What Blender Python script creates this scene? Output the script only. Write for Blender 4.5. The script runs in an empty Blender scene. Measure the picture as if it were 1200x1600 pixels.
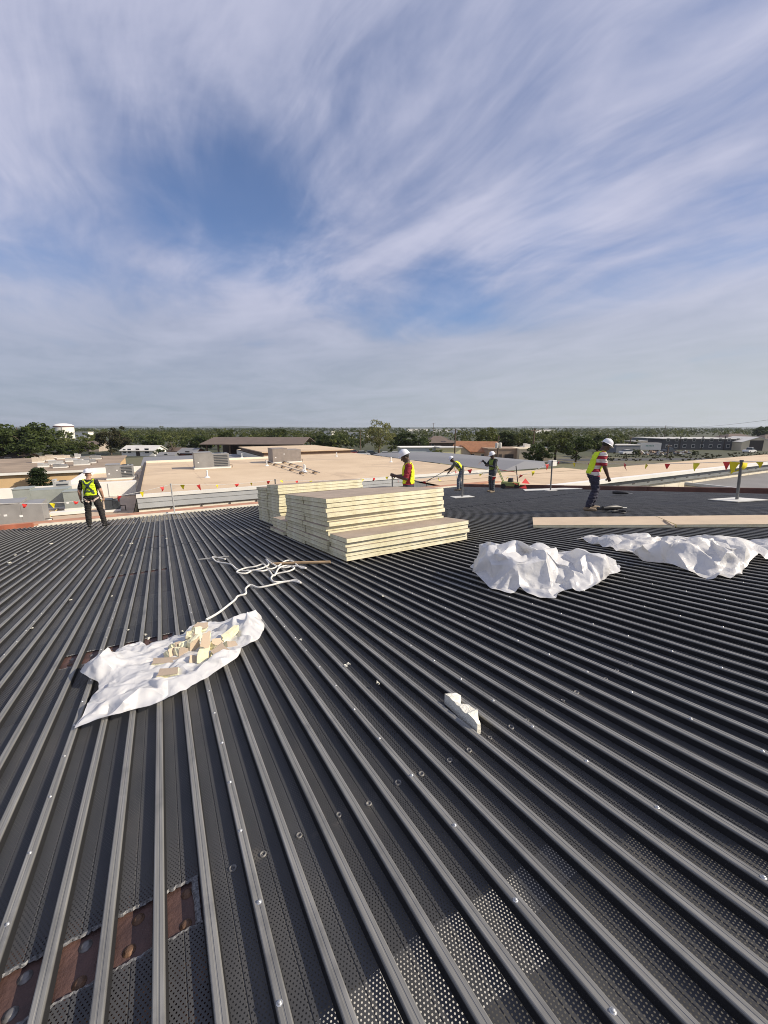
import bpy, bmesh, math, random
import numpy as np
from mathutils import Vector, Matrix, Quaternion
from mathutils.bvhtree import BVHTree
from mathutils.geometry import delaunay_2d_cdt
from mathutils import noise as mnoise

scene = bpy.context.scene
COL = scene.collection
R = math.radians
random.seed(7)

# ------------------------------------------------------------------ camera, world, sun, exposure
EYE = 8.0                      # eye height above the street
F_PX, CX, CY, HORIZON = 615.0, 600.0, 800.0, 668.0     # measured on the 1200x1600 photograph
PITCH = math.atan((CY - HORIZON) / F_PX)
YAW = R(29.77)                 # the deck ribs run along world +Y; the camera looks 29.8 deg to their right
HD = 1.42                      # eye height above the rib tops
SL = 0.1137                    # fall of the deck along +Y
cam_data = bpy.data.cameras.new('camera')
cam_data.sensor_fit = 'HORIZONTAL'
cam_data.sensor_width = 36.0
cam_data.lens = F_PX / 1200.0 * 36.0
cam_data.clip_start = 0.05
cam_data.clip_end = 20000
cam = bpy.data.objects.new('camera', cam_data)
COL.objects.link(cam)
cam.location = (0, 0, EYE)
cam.rotation_euler = (R(90) - PITCH, 0, -YAW)
scene.camera = cam

FWD = Vector((math.sin(YAW), math.cos(YAW), 0))
RGT = Vector((math.cos(YAW), -math.sin(YAW), 0))
UPV = Vector((0, 0, 1))
SUN_EL = R(34)
SUN_AZ = math.atan2(0.80, -0.60)          # clockwise from +Y: sun stands to the camera's right, a little behind
sun_dir = Vector((math.sin(SUN_AZ) * math.cos(SUN_EL), math.cos(SUN_AZ) * math.cos(SUN_EL), math.sin(SUN_EL)))

sun_data = bpy.data.lights.new('sun', 'SUN')
sun_data.energy = 4.6
sun_data.angle = R(0.55)
sun_data.color = (1.0, 0.89, 0.73)
sun = bpy.data.objects.new('sun', sun_data)
COL.objects.link(sun)
sun.rotation_euler = (-sun_dir).to_track_quat('-Z', 'Y').to_euler()
sun.location = (20, -20, 40)

scene.view_settings.view_transform = 'Standard'
scene.view_settings.look = 'None'
scene.view_settings.exposure = 0.27
scene.view_settings.gamma = 1.0
scene.view_settings.use_curve_mapping = False
scene.cycles.use_denoising = True
scene.cycles.filter_width = 1.0
scene.cycles.max_bounces = 6
scene.cycles.transparent_max_bounces = 12
scene.cycles.volume_bounces = 0
scene.render.film_transparent = False

world = bpy.data.worlds.new('World')
scene.world = world
world.use_nodes = True


class NT:
    """small helper round a node tree"""
    def __init__(self, tree):
        self.t = tree
        self.n = tree.nodes
        self.l = tree.links

    def add(self, kind, **kw):
        nd = self.n.new(kind)
        for k, v in kw.items():
            setattr(nd, k, v)
        return nd

    def link(self, a, b):
        self.l.new(a, b)

    def put(self, sock, v):
        if hasattr(v, 'is_output'):
            self.l.new(v, sock)
        else:
            sock.default_value = v

    def math(self, op, a, b=None, c=None, clamp=False):
        nd = self.add('ShaderNodeMath', operation=op, use_clamp=clamp)
        self.put(nd.inputs[0], a)
        if b is not None:
            self.put(nd.inputs[1], b)
        if c is not None:
            self.put(nd.inputs[2], c)
        return nd.outputs[0]

    def vmath(self, op, a, b=None):
        nd = self.add('ShaderNodeVectorMath', operation=op)
        self.put(nd.inputs[0], a)
        if b is not None:
            self.put(nd.inputs[1], b)
        return nd

    def noise(self, vec, scale, detail=4, rough=0.5, dist=0.0, lac=2.0):
        nd = self.add('ShaderNodeTexNoise')
        self.link(vec, nd.inputs['Vector'])
        nd.inputs['Scale'].default_value = scale
        nd.inputs['Detail'].default_value = detail
        nd.inputs['Roughness'].default_value = rough
        nd.inputs['Distortion'].default_value = dist
        nd.inputs['Lacunarity'].default_value = lac
        return nd.outputs['Fac']

    def ramp(self, fac, stops, interp='LINEAR'):
        nd = self.add('ShaderNodeValToRGB')
        cr = nd.color_ramp
        cr.interpolation = interp
        while len(cr.elements) > 1:
            cr.elements.remove(cr.elements[-1])
        for i, (p, c) in enumerate(stops):
            e = cr.elements[0] if i == 0 else cr.elements.new(p)
            e.position = p
            e.color = (c[0], c[1], c[2], 1) if hasattr(c, '__len__') else (c, c, c, 1)
        self.link(fac, nd.inputs[0])
        return nd.outputs['Color']

    def mix(self, fac, a, b, blend='MIX'):
        nd = self.add('ShaderNodeMix', data_type='RGBA', blend_type=blend)
        self.put(nd.inputs[0], fac)
        for s, v in ((nd.inputs[6], a), (nd.inputs[7], b)):
            if hasattr(v, 'is_output'):
                self.l.new(v, s)
            else:
                s.default_value = (v[0], v[1], v[2], 1)
        return nd.outputs[2]

    def maprange(self, v, a, b, c=0.0, d=1.0, smooth=True):
        nd = self.add('ShaderNodeMapRange', interpolation_type='SMOOTHSTEP' if smooth else 'LINEAR')
        self.put(nd.inputs[0], v)
        nd.inputs[1].default_value = a
        nd.inputs[2].default_value = b
        nd.inputs[3].default_value = c
        nd.inputs[4].default_value = d
        return nd.outputs[0]


def build_sky():
    t = NT(world.node_tree)
    for nd in list(t.n):
        t.n.remove(nd)
    out = t.add('ShaderNodeOutputWorld')
    bg = t.add('ShaderNodeBackground')
    bg.inputs['Strength'].default_value = 0.15
    sky = t.add('ShaderNodeTexSky', sky_type='NISHITA')
    sky.sun_disc = False
    sky.sun_elevation = SUN_EL
    sky.sun_rotation = SUN_AZ
    sky.altitude = 150
    sky.air_density = 1.0
    sky.dust_density = 0.6
    sky.ozone_density = 2.2
    tc = t.add('ShaderNodeTexCoord')
    d = tc.outputs['Generated']
    sep = t.add('ShaderNodeSeparateXYZ')
    t.link(d, sep.inputs[0])
    z = t.math('MAXIMUM', sep.outputs[2], 0.0)
    zz = t.math('ADD', z, 0.09)
    # the cloud sheet: where this direction meets a plane high above
    px = t.math('DIVIDE', sep.outputs[0], zz)
    py = t.math('DIVIDE', sep.outputs[1], zz)
    comb = t.add('ShaderNodeCombineXYZ')
    t.link(px, comb.inputs[0])
    t.link(py, comb.inputs[1])
    P = comb.outputs[0]

    def mapped(rot, sx, sy, off=(0, 0, 0)):
        m = t.add('ShaderNodeMapping')
        m.inputs['Rotation'].default_value = (0, 0, rot)
        m.inputs['Scale'].default_value = (sx, sy, 1)
        m.inputs['Location'].default_value = off
        t.link(P, m.inputs['Vector'])
        return m.outputs[0]
    wind = R(22)                                    # streaks run this far clockwise of +Y
    # bend the streaks a little
    bend = t.add('ShaderNodeTexNoise')
    bend.inputs['Scale'].default_value = 0.55
    bend.inputs['Detail'].default_value = 2
    t.link(P, bend.inputs['Vector'])
    bv = t.vmath('SUBTRACT', bend.outputs['Color'], (0.5, 0.5, 0.5)).outputs[0]
    sc = t.add('ShaderNodeVectorMath', operation='SCALE')
    t.link(bv, sc.inputs[0])
    sc.inputs['Scale'].default_value = 0.85
    Pb = t.vmath('ADD', P, sc.outputs[0]).outputs[0]
    P = Pb
    big = t.noise(mapped(wind, 0.62, 0.42, (3.3, 1.2, 0)), 1.0, 3, 0.5)
    streak = t.noise(mapped(wind, 2.0, 0.70, (8.1, 0.4, 2.0)), 1.0, 5, 0.52, 0.35)
    fine = t.noise(mapped(wind + 0.14, 5.5, 1.5, (1.7, 5.0, 4.0)), 1.0, 5, 0.58, 0.45)
    puff = t.noise(mapped(0.3, 1.0, 0.8, (4.4, 2.0, 7.0)), 1.0, 7, 0.58, 0.55)
    # detail is lost in the murk near the horizon
    clear = t.maprange(z, 0.10, 0.55, 0.18, 1.0)
    fine = t.math('ADD', 0.5, t.math('MULTIPLY', t.math('SUBTRACT', fine, 0.5), clear))
    streak = t.math('ADD', 0.5, t.math('MULTIPLY', t.math('SUBTRACT', streak, 0.5), clear))
    dens = t.math('ADD', t.math('MULTIPLY', big, 0.85), t.math('MULTIPLY', streak, 0.70))
    dens = t.math('ADD', dens, t.math("MULTIPLY", fine, 0.40))
    dens = t.math('ADD', dens, t.math('MULTIPLY', puff, 0.62))
    # the sheet thickens towards the horizon
    low = t.maprange(z, 0.0, 0.34, 0.36, 0.0)
    dens = t.math('ADD', dens, low)

    def gap(azim, elev, ra, re, k):
        # a thin place in the cloud sheet round one direction
        a, e = R(azim), R(elev)
        v = (math.sin(a) * math.cos(e), math.cos(a) * math.cos(e), math.sin(e))
        dist = t.vmath('DISTANCE', d, v).outputs['Value']
        wob = t.math('ADD', dist, t.math('MULTIPLY', t.math('SUBTRACT', puff, 0.5), 0.25))
        return t.math('MULTIPLY', t.maprange(wob, ra, re, 1.0, 0.0), k)
    for a, e, r0, r1, k in GAPS:
        dens = t.math('SUBTRACT', dens, gap(a, e, r0, r1, k))
    cover = t.maprange(dens, 0.86, 1.42, 0.0, 1.0)
    bright = t.maprange(t.math('ADD', t.math('ADD', t.math('MULTIPLY', streak, 0.55), t.math('MULTIPLY', fine, 0.25)), t.math('MULTIPLY', puff, 0.4)), 0.42, 0.78)
    # cloud colour: lilac-grey veil, whiter where thick; greyer low down
    ccol = t.mix(bright, CLOUD_DARK, CLOUD_LIGHT)
    horizon_col = t.mix(t.maprange(t.vmath('DOT_PRODUCT', d, tuple(Vector((sun_dir.x, sun_dir.y, 0)).normalized())).outputs['Value'], -0.7, 0.7), HOR_AWAY, HOR_SUN)
    lowmix = t.maprange(z, 0.02, 0.36, 0.92, 0.0)
    ccol = t.mix(lowmix, ccol, t.mix(t.math('MULTIPLY', bright, 0.35), horizon_col, CLOUD_LIGHT))
    skyc = t.mix(1.0, sky.outputs[0], SKY_TINT, 'MULTIPLY')
    cov = t.math('ADD', 0.12, t.math('MULTIPLY', cover, 0.83))
    cov = t.math('MAXIMUM', cov, t.maprange(z, 0.02, 0.24, 0.95, 0.0))
    final = t.mix(cov, skyc, ccol)
    t.link(final, bg.inputs['Color'])
    t.link(bg.outputs[0], out.inputs['Surface'])


# values are divided by the Background strength
CLOUD_DARK = (1.72, 1.96, 2.95)
CLOUD_LIGHT = (3.45, 3.5, 4.35)
HOR_AWAY = (1.65, 1.95, 2.35)
HOR_SUN = (2.85, 3.05, 3.05)
SKY_TINT = (0.52, 0.59, 0.72)
GAPS = [(13.5, 24, 0.0, 0.25, 0.33), (20, 20, 0.0, 0.13, 0.14), (50, 24, 0.0, 0.16, 0.18), (38, 16.5, 0.0, 0.13, 0.16),
        (27, 39, 0.0, 0.16, 0.10)]
build_sky()

# ------------------------------------------------------------------ measuring helpers (photo pixel -> place on a known plane)
_FD = FWD * math.cos(PITCH) - UPV * math.sin(PITCH)
_DN = -FWD * math.sin(PITCH) - UPV * math.cos(PITCH)


def ray(x, y):
    return _FD + RGT * ((x - CX) / F_PX) + _DN * ((y - CY) / F_PX)


def deck_pt(x, y, dz=0.0):
    """point on the deck plane (rib tops) raised by dz"""
    d = ray(x, y)
    t = -(HD - dz) / (d.z + SL * d.y)
    return Vector((0, 0, EYE)) + d * t


def hor_pt(x, y, z):
    d = ray(x, y)
    t = (z - EYE) / d.z
    return Vector((0, 0, EYE)) + d * t


def far_pt(x, dist, z=0.0):
    """point at horizontal forward distance dist under picture column x"""
    p = FWD * dist + RGT * ((x - CX) / F_PX * dist * (math.cos(PITCH) + 0.0))
    return Vector((p.x, p.y, z))


def deck_z(y, dz=0.0):
    return EYE - HD - SL * y + dz


# ------------------------------------------------------------------ materials
MATS = {}


def mat(name, col, rough=0.7, metal=0.0, var=0.12, scale=3.0, bump=0.0, bscale=None, spec=0.5, streak=None, trans=0.0, second=None, sheen=0.0):
    """plain procedural surface: base colour broken up by noise, optional relief"""
    if name in MATS:
        return MATS[name]
    m = bpy.data.materials.new(name)
    m.use_nodes = True
    t = NT(m.node_tree)
    b = t.n['Principled BSDF']
    tc = t.add('ShaderNodeTexCoord')
    v = tc.outputs['Object']
    if streak:
        mp = t.add('ShaderNodeMapping')
        mp.inputs['Scale'].default_value = streak
        t.link(v, mp.inputs['Vector'])
        v = mp.outputs[0]
    n1 = t.noise(v, scale, 6, 0.6)
    a = [c * (1 - var) for c in col]
    c2 = second if second else [min(1, c * (1 + var)) for c in col]
    colr = t.ramp(n1, [(0.3, a), (0.7, c2)])
    t.link(colr, b.inputs['Base Color'])
    rr = t.maprange(n1, 0.2, 0.8, max(0.05, rough - 0.1), min(1, rough + 0.1), False)
    t.link(rr, b.inputs['Roughness'])
    b.inputs['Metallic'].default_value = metal
    b.inputs['Specular IOR Level'].default_value = spec
    if trans:
        b.inputs['Subsurface Weight'].default_value = 0.0
    if bump:
        n2 = t.noise(v, bscale or scale * 6, 5, 0.6)
        bp = t.add('ShaderNodeBump')
        bp.inputs['Strength'].default_value = bump
        bp.inputs['Distance'].default_value = 0.02
        t.link(n2, bp.inputs['Height'])
        t.link(bp.outputs[0], b.inputs['Normal'])
    MATS[name] = m
    return m


def leaf_mat(name, c1, c2, transl=0.35):
    if name in MATS:
        return MATS[name]
    m = bpy.data.materials.new(name)
    m.use_nodes = True
    t = NT(m.node_tree)
    out = t.n['Material Output']
    b = t.n['Principled BSDF']
    tc = t.add('ShaderNodeTexCoord')
    oi = t.add('ShaderNodeObjectInfo')
    n1 = t.noise(tc.outputs['Object'], 0.55, 3, 0.6)
    n2 = t.noise(tc.outputs['Object'], 4.0, 2, 0.6)
    f = t.math('ADD', t.math('MULTIPLY', n1, 0.7), t.math('MULTIPLY', n2, 0.4))
    n3 = t.noise(tc.outputs['Object'], 0.07, 2, 0.5)
    f = t.math('ADD', f, t.math('MULTIPLY', t.math('SUBTRACT', n3, 0.5), 0.9))
    f = t.math('ADD', f, t.math('MULTIPLY', t.math('SUBTRACT', oi.outputs['Random'], 0.5), 0.35))
    col = t.ramp(f, [(0.3, c1), (0.8, c2)])
    t.link(col, b.inputs['Base Color'])
    b.inputs['Roughness'].default_value = 0.55
    b.inputs['Specular IOR Level'].default_value = 0.25
    tr = t.add('ShaderNodeBsdfTranslucent')
    t.link(col, tr.inputs['Color'])
    mx = t.add('ShaderNodeMixShader')
    mx.inputs[0].default_value = transl
    t.link(b.outputs[0], mx.inputs[1])
    t.link(tr.outputs[0], mx.inputs[2])
    t.link(mx.outputs[0], out.inputs['Surface'])
    MATS[name] = m
    return m


def plastic_mat(name, col, warm):
    """thin white plastic sheeting: glossy, lets a little light through"""
    m = bpy.data.materials.new(name)
    m.use_nodes = True
    t = NT(m.node_tree)
    out = t.n['Material Output']
    b = t.n['Principled BSDF']
    tc = t.add('ShaderNodeTexCoord')
    n1 = t.noise(tc.outputs['Object'], 5.0, 4, 0.6)
    c = t.ramp(n1, [(0.3, col), (0.75, warm)])
    t.link(c, b.inputs['Base Color'])
    b.inputs['Roughness'].default_value = 0.34
    ra = t.math('ABSOLUTE', t.math('SUBTRACT', t.noise(tc.outputs['Object'], 5.0, 1, 0.5, 0.4), 0.5))
    rb = t.math('ABSOLUTE', t.math('SUBTRACT', t.noise(tc.outputs['Object'], 12.0, 1, 0.5, 0.5), 0.5))
    n2 = t.math('SUBTRACT', 1.0, t.math('ADD', t.math('MULTIPLY', ra, 2.2), t.math('MULTIPLY', rb, 1.0)))
    bp = t.add('ShaderNodeBump')
    bp.inputs['Strength'].default_value = 0.35
    bp.inputs['Distance'].default_value = 0.03
    t.link(n2, bp.inputs['Height'])
    t.link(bp.outputs[0], b.inputs['Normal'])
    tr = t.add('ShaderNodeBsdfTranslucent')
    t.link(c, tr.inputs['Color'])
    mx = t.add('ShaderNodeMixShader')
    mx.inputs[0].default_value = 0.34
    t.link(b.outputs[0], mx.inputs[1])
    t.link(tr.outputs[0], mx.inputs[2])
    t.link(mx.outputs[0], out.inputs['Surface'])
    return m


def deck_pan_mat():
    """dark coated sheet steel with a staggered grid of punched holes"""
    m = bpy.data.materials.new('perforated_dark_steel')
    m.use_nodes = True
    t = NT(m.node_tree)
    out = t.n['Material Output']
    b = t.n['Principled BSDF']
    tc = t.add('ShaderNodeTexCoord')
    v = tc.outputs['Object']
    mp = t.add('ShaderNodeMapping')
    mp.inputs['Scale'].default_value = (9, 0.8, 1)
    t.link(v, mp.inputs['Vector'])
    n1 = t.noise(mp.outputs[0], 1.6, 6, 0.65)
    n3 = t.noise(v, 1.1, 4, 0.6)
    col = t.ramp(n1, [(0.25, (0.040, 0.041, 0.044)), (0.8, (0.072, 0.073, 0.075))])
    dust = t.maprange(n3, 0.42, 0.70, 0.0, 0.55)
    col = t.mix(dust, col, (0.10, 0.095, 0.088))
    oi = t.add('ShaderNodeObjectInfo')
    tone = t.maprange(oi.outputs['Random'], 0.0, 1.0, 0.75, 1.25, False)
    tn = t.vmath('SCALE', col)
    t.link(tone, tn.inputs['Scale'])
    col = tn.outputs[0]
    # smoke left by the welds along the beam line, and boot dust
    spx = t.add('ShaderNodeSeparateXYZ')
    t.link(v, spx.inputs[0])
    dw = t.math('ABSOLUTE', t.math('SUBTRACT', spx.outputs[1], 1.30))
    near = t.maprange(dw, 0.0, 0.10, 1.0, 0.0)
    sm = t.maprange(t.noise(v, 13, 3, 0.55), 0.48, 0.68)
    col = t.mix(t.math('MULTIPLY', t.math('MULTIPLY', near, sm), 0.75), col, (0.13, 0.12, 0.105))
    bootd = t.maprange(t.noise(v, 4.2, 6, 0.7, 0.6), 0.60, 0.72)
    col = t.mix(t.math('MULTIPLY', bootd, 0.35), col, (0.12, 0.115, 0.105))
    t.link(col, b.inputs['Base Color'])
    b.inputs['Metallic'].default_value = 0.0
    rr = t.maprange(n1, 0.2, 0.8, 0.42, 0.60, False)
    t.link(rr, b.inputs['Roughness'])
    b.inputs['Specular IOR Level'].default_value = 0.2
    # staggered holes: pitch p across, rows p*0.866 apart
    p = 0.0115
    cell = (p, p * 1.732, 1.0)

    def dots(off):
        s = t.vmath('ADD', v, off).outputs[0]
        s = t.vmath('DIVIDE', s, cell).outputs[0]
        s = t.vmath('FRACTION', s).outputs[0]
        s = t.vmath('SUBTRACT', s, (0.5, 0.5, 0.0)).outputs[0]
        s = t.vmath('MULTIPLY', s, (cell[0], cell[1], 0.0)).outputs[0]
        return t.vmath('LENGTH', s).outputs['Value']
    dd = t.math('MINIMUM', dots((0, 0, 0)), dots((p / 2, p * 0.866, 0)))
    hole = t.math('LESS_THAN', dd, 0.0025)
    tr = t.add('ShaderNodeBsdfTransparent')
    mx = t.add('ShaderNodeMixShader')
    t.link(hole, mx.inputs[0])
    t.link(b.outputs[0], mx.inputs[1])
    t.link(tr.outputs[0], mx.inputs[2])
    t.link(mx.outputs[0], out.inputs['Surface'])
    return m


def rib_mat():
    """the same sheet on the rib tops, scuffed to bare grey steel"""
    m = bpy.data.materials.new('scuffed_rib_steel')
    m.use_nodes = True
    t = NT(m.node_tree)
    b = t.n['Principled BSDF']
    tc = t.add('ShaderNodeTexCoord')
    v = tc.outputs['Object']
    mp = t.add('ShaderNodeMapping')
    mp.inputs['Scale'].default_value = (60, 1.6, 20)
    oi = t.add('ShaderNodeObjectInfo')
    sh = t.vmath('SCALE', (1, 1, 1))
    sh.inputs['Scale'].default_value = 1
    cm = t.add('ShaderNodeCombineXYZ')
    t.link(t.math('MULTIPLY', oi.outputs['Random'], 37.0), cm.inputs[1])
    vv = t.vmath('ADD', v, cm.outputs[0]).outputs[0]
    t.link(vv, mp.inputs['Vector'])
    n1 = t.noise(mp.outputs[0], 1.0, 7, 0.68)
    n2 = t.noise(vv, 2.2, 5, 0.65)
    col = t.ramp(n1, [(0.25, (0.125, 0.123, 0.115)), (0.55, (0.23, 0.226, 0.21)), (0.8, (0.36, 0.35, 0.325))])
    dark = t.maprange(n2, 0.50, 0.68, 0.0, 0.5)
    col = t.mix(dark, col, (0.085, 0.085, 0.086))
    # the coating stays on the flanks: only the top of the section is rubbed bare
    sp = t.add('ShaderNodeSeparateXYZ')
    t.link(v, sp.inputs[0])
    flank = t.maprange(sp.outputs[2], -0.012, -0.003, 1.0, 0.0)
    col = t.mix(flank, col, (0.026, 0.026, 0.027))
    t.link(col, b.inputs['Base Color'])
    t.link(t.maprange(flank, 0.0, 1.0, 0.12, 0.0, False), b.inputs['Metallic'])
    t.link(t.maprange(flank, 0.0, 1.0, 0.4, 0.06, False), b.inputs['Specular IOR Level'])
    rr = t.maprange(n1, 0.2, 0.8, 0.56, 0.40, False)
    t.link(rr, b.inputs['Roughness'])
    bp = t.add('ShaderNodeBump')
    bp.inputs['Strength'].default_value = 0.12
    bp.inputs['Distance'].default_value = 0.004
    t.link(n2, bp.inputs['Height'])
    t.link(bp.outputs[0], b.inputs['Normal'])
    return m


# ------------------------------------------------------------------ mesh helpers
class MB:
    """collects faces, then links them as one mesh object"""
    def __init__(self):
        self.v, self.f, self.m = [], [], []
        self.mi = 0

    def poly(self, pts, mi=None):
        b = len(self.v)
        self.v += [tuple(p) for p in pts]
        self.f.append(tuple(range(b, b + len(pts))))
        self.m.append(self.mi if mi is None else mi)

    def grid(self, rows, mi=None, close=False):
        b = len(self.v)
        n = len(rows[0])
        for r in rows:
            self.v += [tuple(p) for p in r]
        for i in range(len(rows) - 1):
            for j in range(n if close else n - 1):
                k = (j + 1) % n
                self.f.append((b + i * n + j, b + i * n + k, b + (i + 1) * n + k, b + (i + 1) * n + j))
                self.m.append(self.mi if mi is None else mi)

    def box(self, c, s, mi=None, rz=0.0, mat4=None, mis=None):
        hx, hy, hz = s[0] / 2, s[1] / 2, s[2] / 2
        b = len(self.v)
        M = mat4 if mat4 is not None else Matrix.Translation(Vector(c)) @ Matrix.Rotation(rz, 4, 'Z')
        for x in (-hx, hx):
            for y in (-hy, hy):
                for z in (-hz, hz):
                    self.v.append(tuple(M @ Vector((x, y, z))))
        fs = [(0, 1, 3, 2), (4, 6, 7, 5), (0, 4, 5, 1), (2, 3, 7, 6), (0, 2, 6, 4), (1, 5, 7, 3)]
        for i, q in enumerate(fs):
            self.f.append(tuple(b + k for k in q))
            self.m.append(mis[i] if mis else (self.mi if mi is None else mi))

    def tube(self, pts, rad, n=6, mi=None, caps=True):
        pts = [Vector(p) for p in pts]
        rads = rad if hasattr(rad, '__len__') else [rad] * len(pts)
        rows = []
        up = Vector((0, 0, 1))
        prev = None
        for i, p in enumerate(pts):
            d = (pts[min(i + 1, len(pts) - 1)] - pts[max(i - 1, 0)])
            d = d.normalized() if d.length > 1e-9 else Vector((0, 0, 1))
            a = prev if prev is not None else (up if abs(d.z) < 0.9 else Vector((1, 0, 0)))
            a = (a - d * a.dot(d))
            a = a.normalized() if a.length > 1e-6 else d.orthogonal().normalized()
            prev = a
            c = d.cross(a)
            rows.append([p + (a * math.cos(2 * math.pi * k / n) + c * math.sin(2 * math.pi * k / n)) * rads[i] for k in range(n)])
        self.grid(rows, mi, close=True)
        if caps:
            self.poly(list(reversed(rows[0])), mi)
            self.poly(rows[-1], mi)

    def lathe(self, prof, n=16, c=(0, 0, 0), mi=None, sx=1.0, sy=1.0):
        rows = [[(c[0] + r * sx * math.cos(2 * math.pi * k / n), c[1] + r * sy * math.sin(2 * math.pi * k / n), c[2] + z) for k in range(n)] for r, z in prof]
        self.grid(rows, mi, close=True)

    def mesh(self, name, mats=(), smooth=False):
        me = bpy.data.meshes.new(name)
        me.from_pydata(self.v, [], self.f)
        for m in (mats if isinstance(mats, (list, tuple)) else [mats]):
            me.materials.append(m)
        me.polygons.foreach_set('material_index', self.m)
        if smooth:
            me.polygons.foreach_set('use_smooth', [True] * len(me.polygons))
        me.update()
        return me

    def build(self, name, mats, parent=None, smooth=False, loc=None):
        o = bpy.data.objects.new(name, self.mesh(name, mats, smooth))
        COL.objects.link(o)
        if parent is not None:
            o.parent = parent
        if loc is not None:
            o.location = loc
        return o


def put(name, me, parent=None, M=None):
    o = bpy.data.objects.new(name, me)
    COL.objects.link(o)
    if parent is not None:
        o.parent = parent
    if M is not None:
        o.matrix_local = M
    return o


def tag(o, label=None, cat=None, group=None, kind=None):
    if label:
        o['label'] = label
    if cat:
        o['category'] = cat
    if group:
        o['group'] = group
    if kind:
        o['kind'] = kind
    return o


def empty(name, loc=(0, 0, 0), rz=0.0, label=None, cat=None, group=None, kind=None, M=None):
    o = bpy.data.objects.new(name, None)
    COL.objects.link(o)
    o.empty_display_size = 0.2
    if M is not None:
        o.matrix_world = M
    else:
        o.location = loc
        o.rotation_euler = (0, 0, rz)
    return tag(o, label, cat, group, kind)


def copy_tree(o, parent=None):
    c = o.copy()
    COL.objects.link(c)
    c.parent = parent
    for ch in [x for x in bpy.data.objects if x.parent == o]:
        copy_tree(ch, c)
    return c


ORD = ['bottom', 'second', 'third', 'fourth', 'fifth', 'sixth', 'seventh', 'eighth', 'ninth', 'tenth', 'eleventh', 'twelfth',
       'thirteenth', 'fourteenth', 'fifteenth', 'sixteenth']

# ------------------------------------------------------------------ roof deck (the setting)
M_PAN = deck_pan_mat()
M_RIB = rib_mat()
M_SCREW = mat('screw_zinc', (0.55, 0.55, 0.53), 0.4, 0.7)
M_WELD = mat('weld_ring', (0.17, 0.165, 0.155), 0.6, 0.2, 0.5, 60)
PITCHX = 0.1448
RIB0 = 0.137
ALPHA = math.atan(SL)
DECK_M = Matrix.Translation((0, 0, EYE - HD)) @ Matrix.Rotation(-ALPHA, 4, 'X')
CA = math.cos(ALPHA)


def dm(x, y, dz=0.0):
    """deck-local coordinates (surface distance) of world x, y on the deck"""
    return Vector((x, y / CA, dz))


Y_LAP, Y_EAVE, X_RAKE = 9.47, 18.25, 15.75
PAN_Z = -0.038
deck = empty('roof_deck', kind='structure', M=DECK_M)
deck['label'] = 'dark ribbed steel roof deck falling away from the viewer'
# slots burnt out of the pans over the beams: y from, y to, first and last rib index either side
SLOTS = [(1.155, 1.325, -12, -1), (3.70, 3.98, -7, -1), (6.98, 7.16, -7, -1), (11.35, 11.6, -7, -1)]
RIBSEC = [(-0.022, PAN_Z), (-0.0165, -0.0045), (-0.0146, -0.0012), (-0.0122, 0.0), (-0.0030, 0.0), (-0.0016, -0.0012), (0.0016, -0.0012), (0.0030, 0.0),
          (0.0122, 0.0), (0.0146, -0.0012), (0.0165, -0.0045), (0.022, PAN_Z)]


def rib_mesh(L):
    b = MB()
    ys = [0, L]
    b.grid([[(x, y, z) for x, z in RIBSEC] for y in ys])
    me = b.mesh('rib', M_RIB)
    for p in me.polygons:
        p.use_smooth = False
    return me


def rib_x(k):
    return RIB0 + PITCHX * k


near_y0 = -3.0
rib_near = rib_mesh((Y_LAP - near_y0) / CA)
rib_near_short = rib_mesh((Y_LAP + 2.2) / CA)
rib_far = rib_mesh((Y_EAVE - Y_LAP + 0.06) / CA)
screw_b = MB()
screw_b.lathe([(0.0001, 0.006), (0.004, 0.0055), (0.0055, 0.003), (0.0058, 0.0), (0.009, -0.0003)], 8)
screw_me = screw_b.mesh('screw', M_SCREW, True)
weld_b = MB()
weld_b.lathe([(0.0155, -0.001), (0.0135, 0.0035), (0.0105, 0.004), (0.0085, 0.001), (0.0075, -0.002), (0.0001, -0.003)], 12)
weld_me = weld_b.mesh('puddle_weld', M_WELD, True)
rng = random.Random(3)
K0, K1 = -53, 107
n_screw = 0
for far in (0, 1):
    k = K0
    while k < K1:
        y0, y1 = (near_y0, Y_LAP) if not far else (Y_LAP - 0.06, Y_EAVE)
        short = (not far) and 8.4 < rib_x(k) < 12.6          # unseen bay left open so sun reaches the hall floor
        if short:
            y0 = -2.2
        lift = 0.0015 if not far else 0.0045
        jx = rng.uniform(-0.0015, 0.0015)
        pb = MB()
        ribs = [kk for kk in range(k, min(k + 5, K1))]
        x_org = rib_x(k)
        for kk in ribs:
            xa, xb = rib_x(kk) + 0.022 - x_org, rib_x(kk + 1) - 0.022 - x_org
            xc = xa + (xb - xa) * 0.44
            segs = [(y0, y1)]
            for (sa, sb, ka, kb) in SLOTS:
                if ka <= kk < kb and y0 < sa < y1:
                    a, bb = segs.pop()
                    segs += [(a, sa), (sb, bb)]
            for a, bb in segs:
                sec = [(xa, PAN_Z), (xc - 0.003, PAN_Z), (xc, PAN_Z - 0.0022), (xc + 0.003, PAN_Z), (xb, PAN_Z)]
                pb.grid([[(x, yy / CA, z) for x, z in sec] for yy in (a, bb)])
        panel = pb.build('deck_panel', M_PAN, deck, loc=(x_org + jx, 0, lift))
        for kk in ribs:
            me = rib_far if far else (rib_near_short if short else rib_near)
            r = put('rib', me, panel)
            r.location = (rib_x(kk) - x_org, y0 / CA, rng.uniform(-0.0008, 0.0008))
        k += 5
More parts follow.
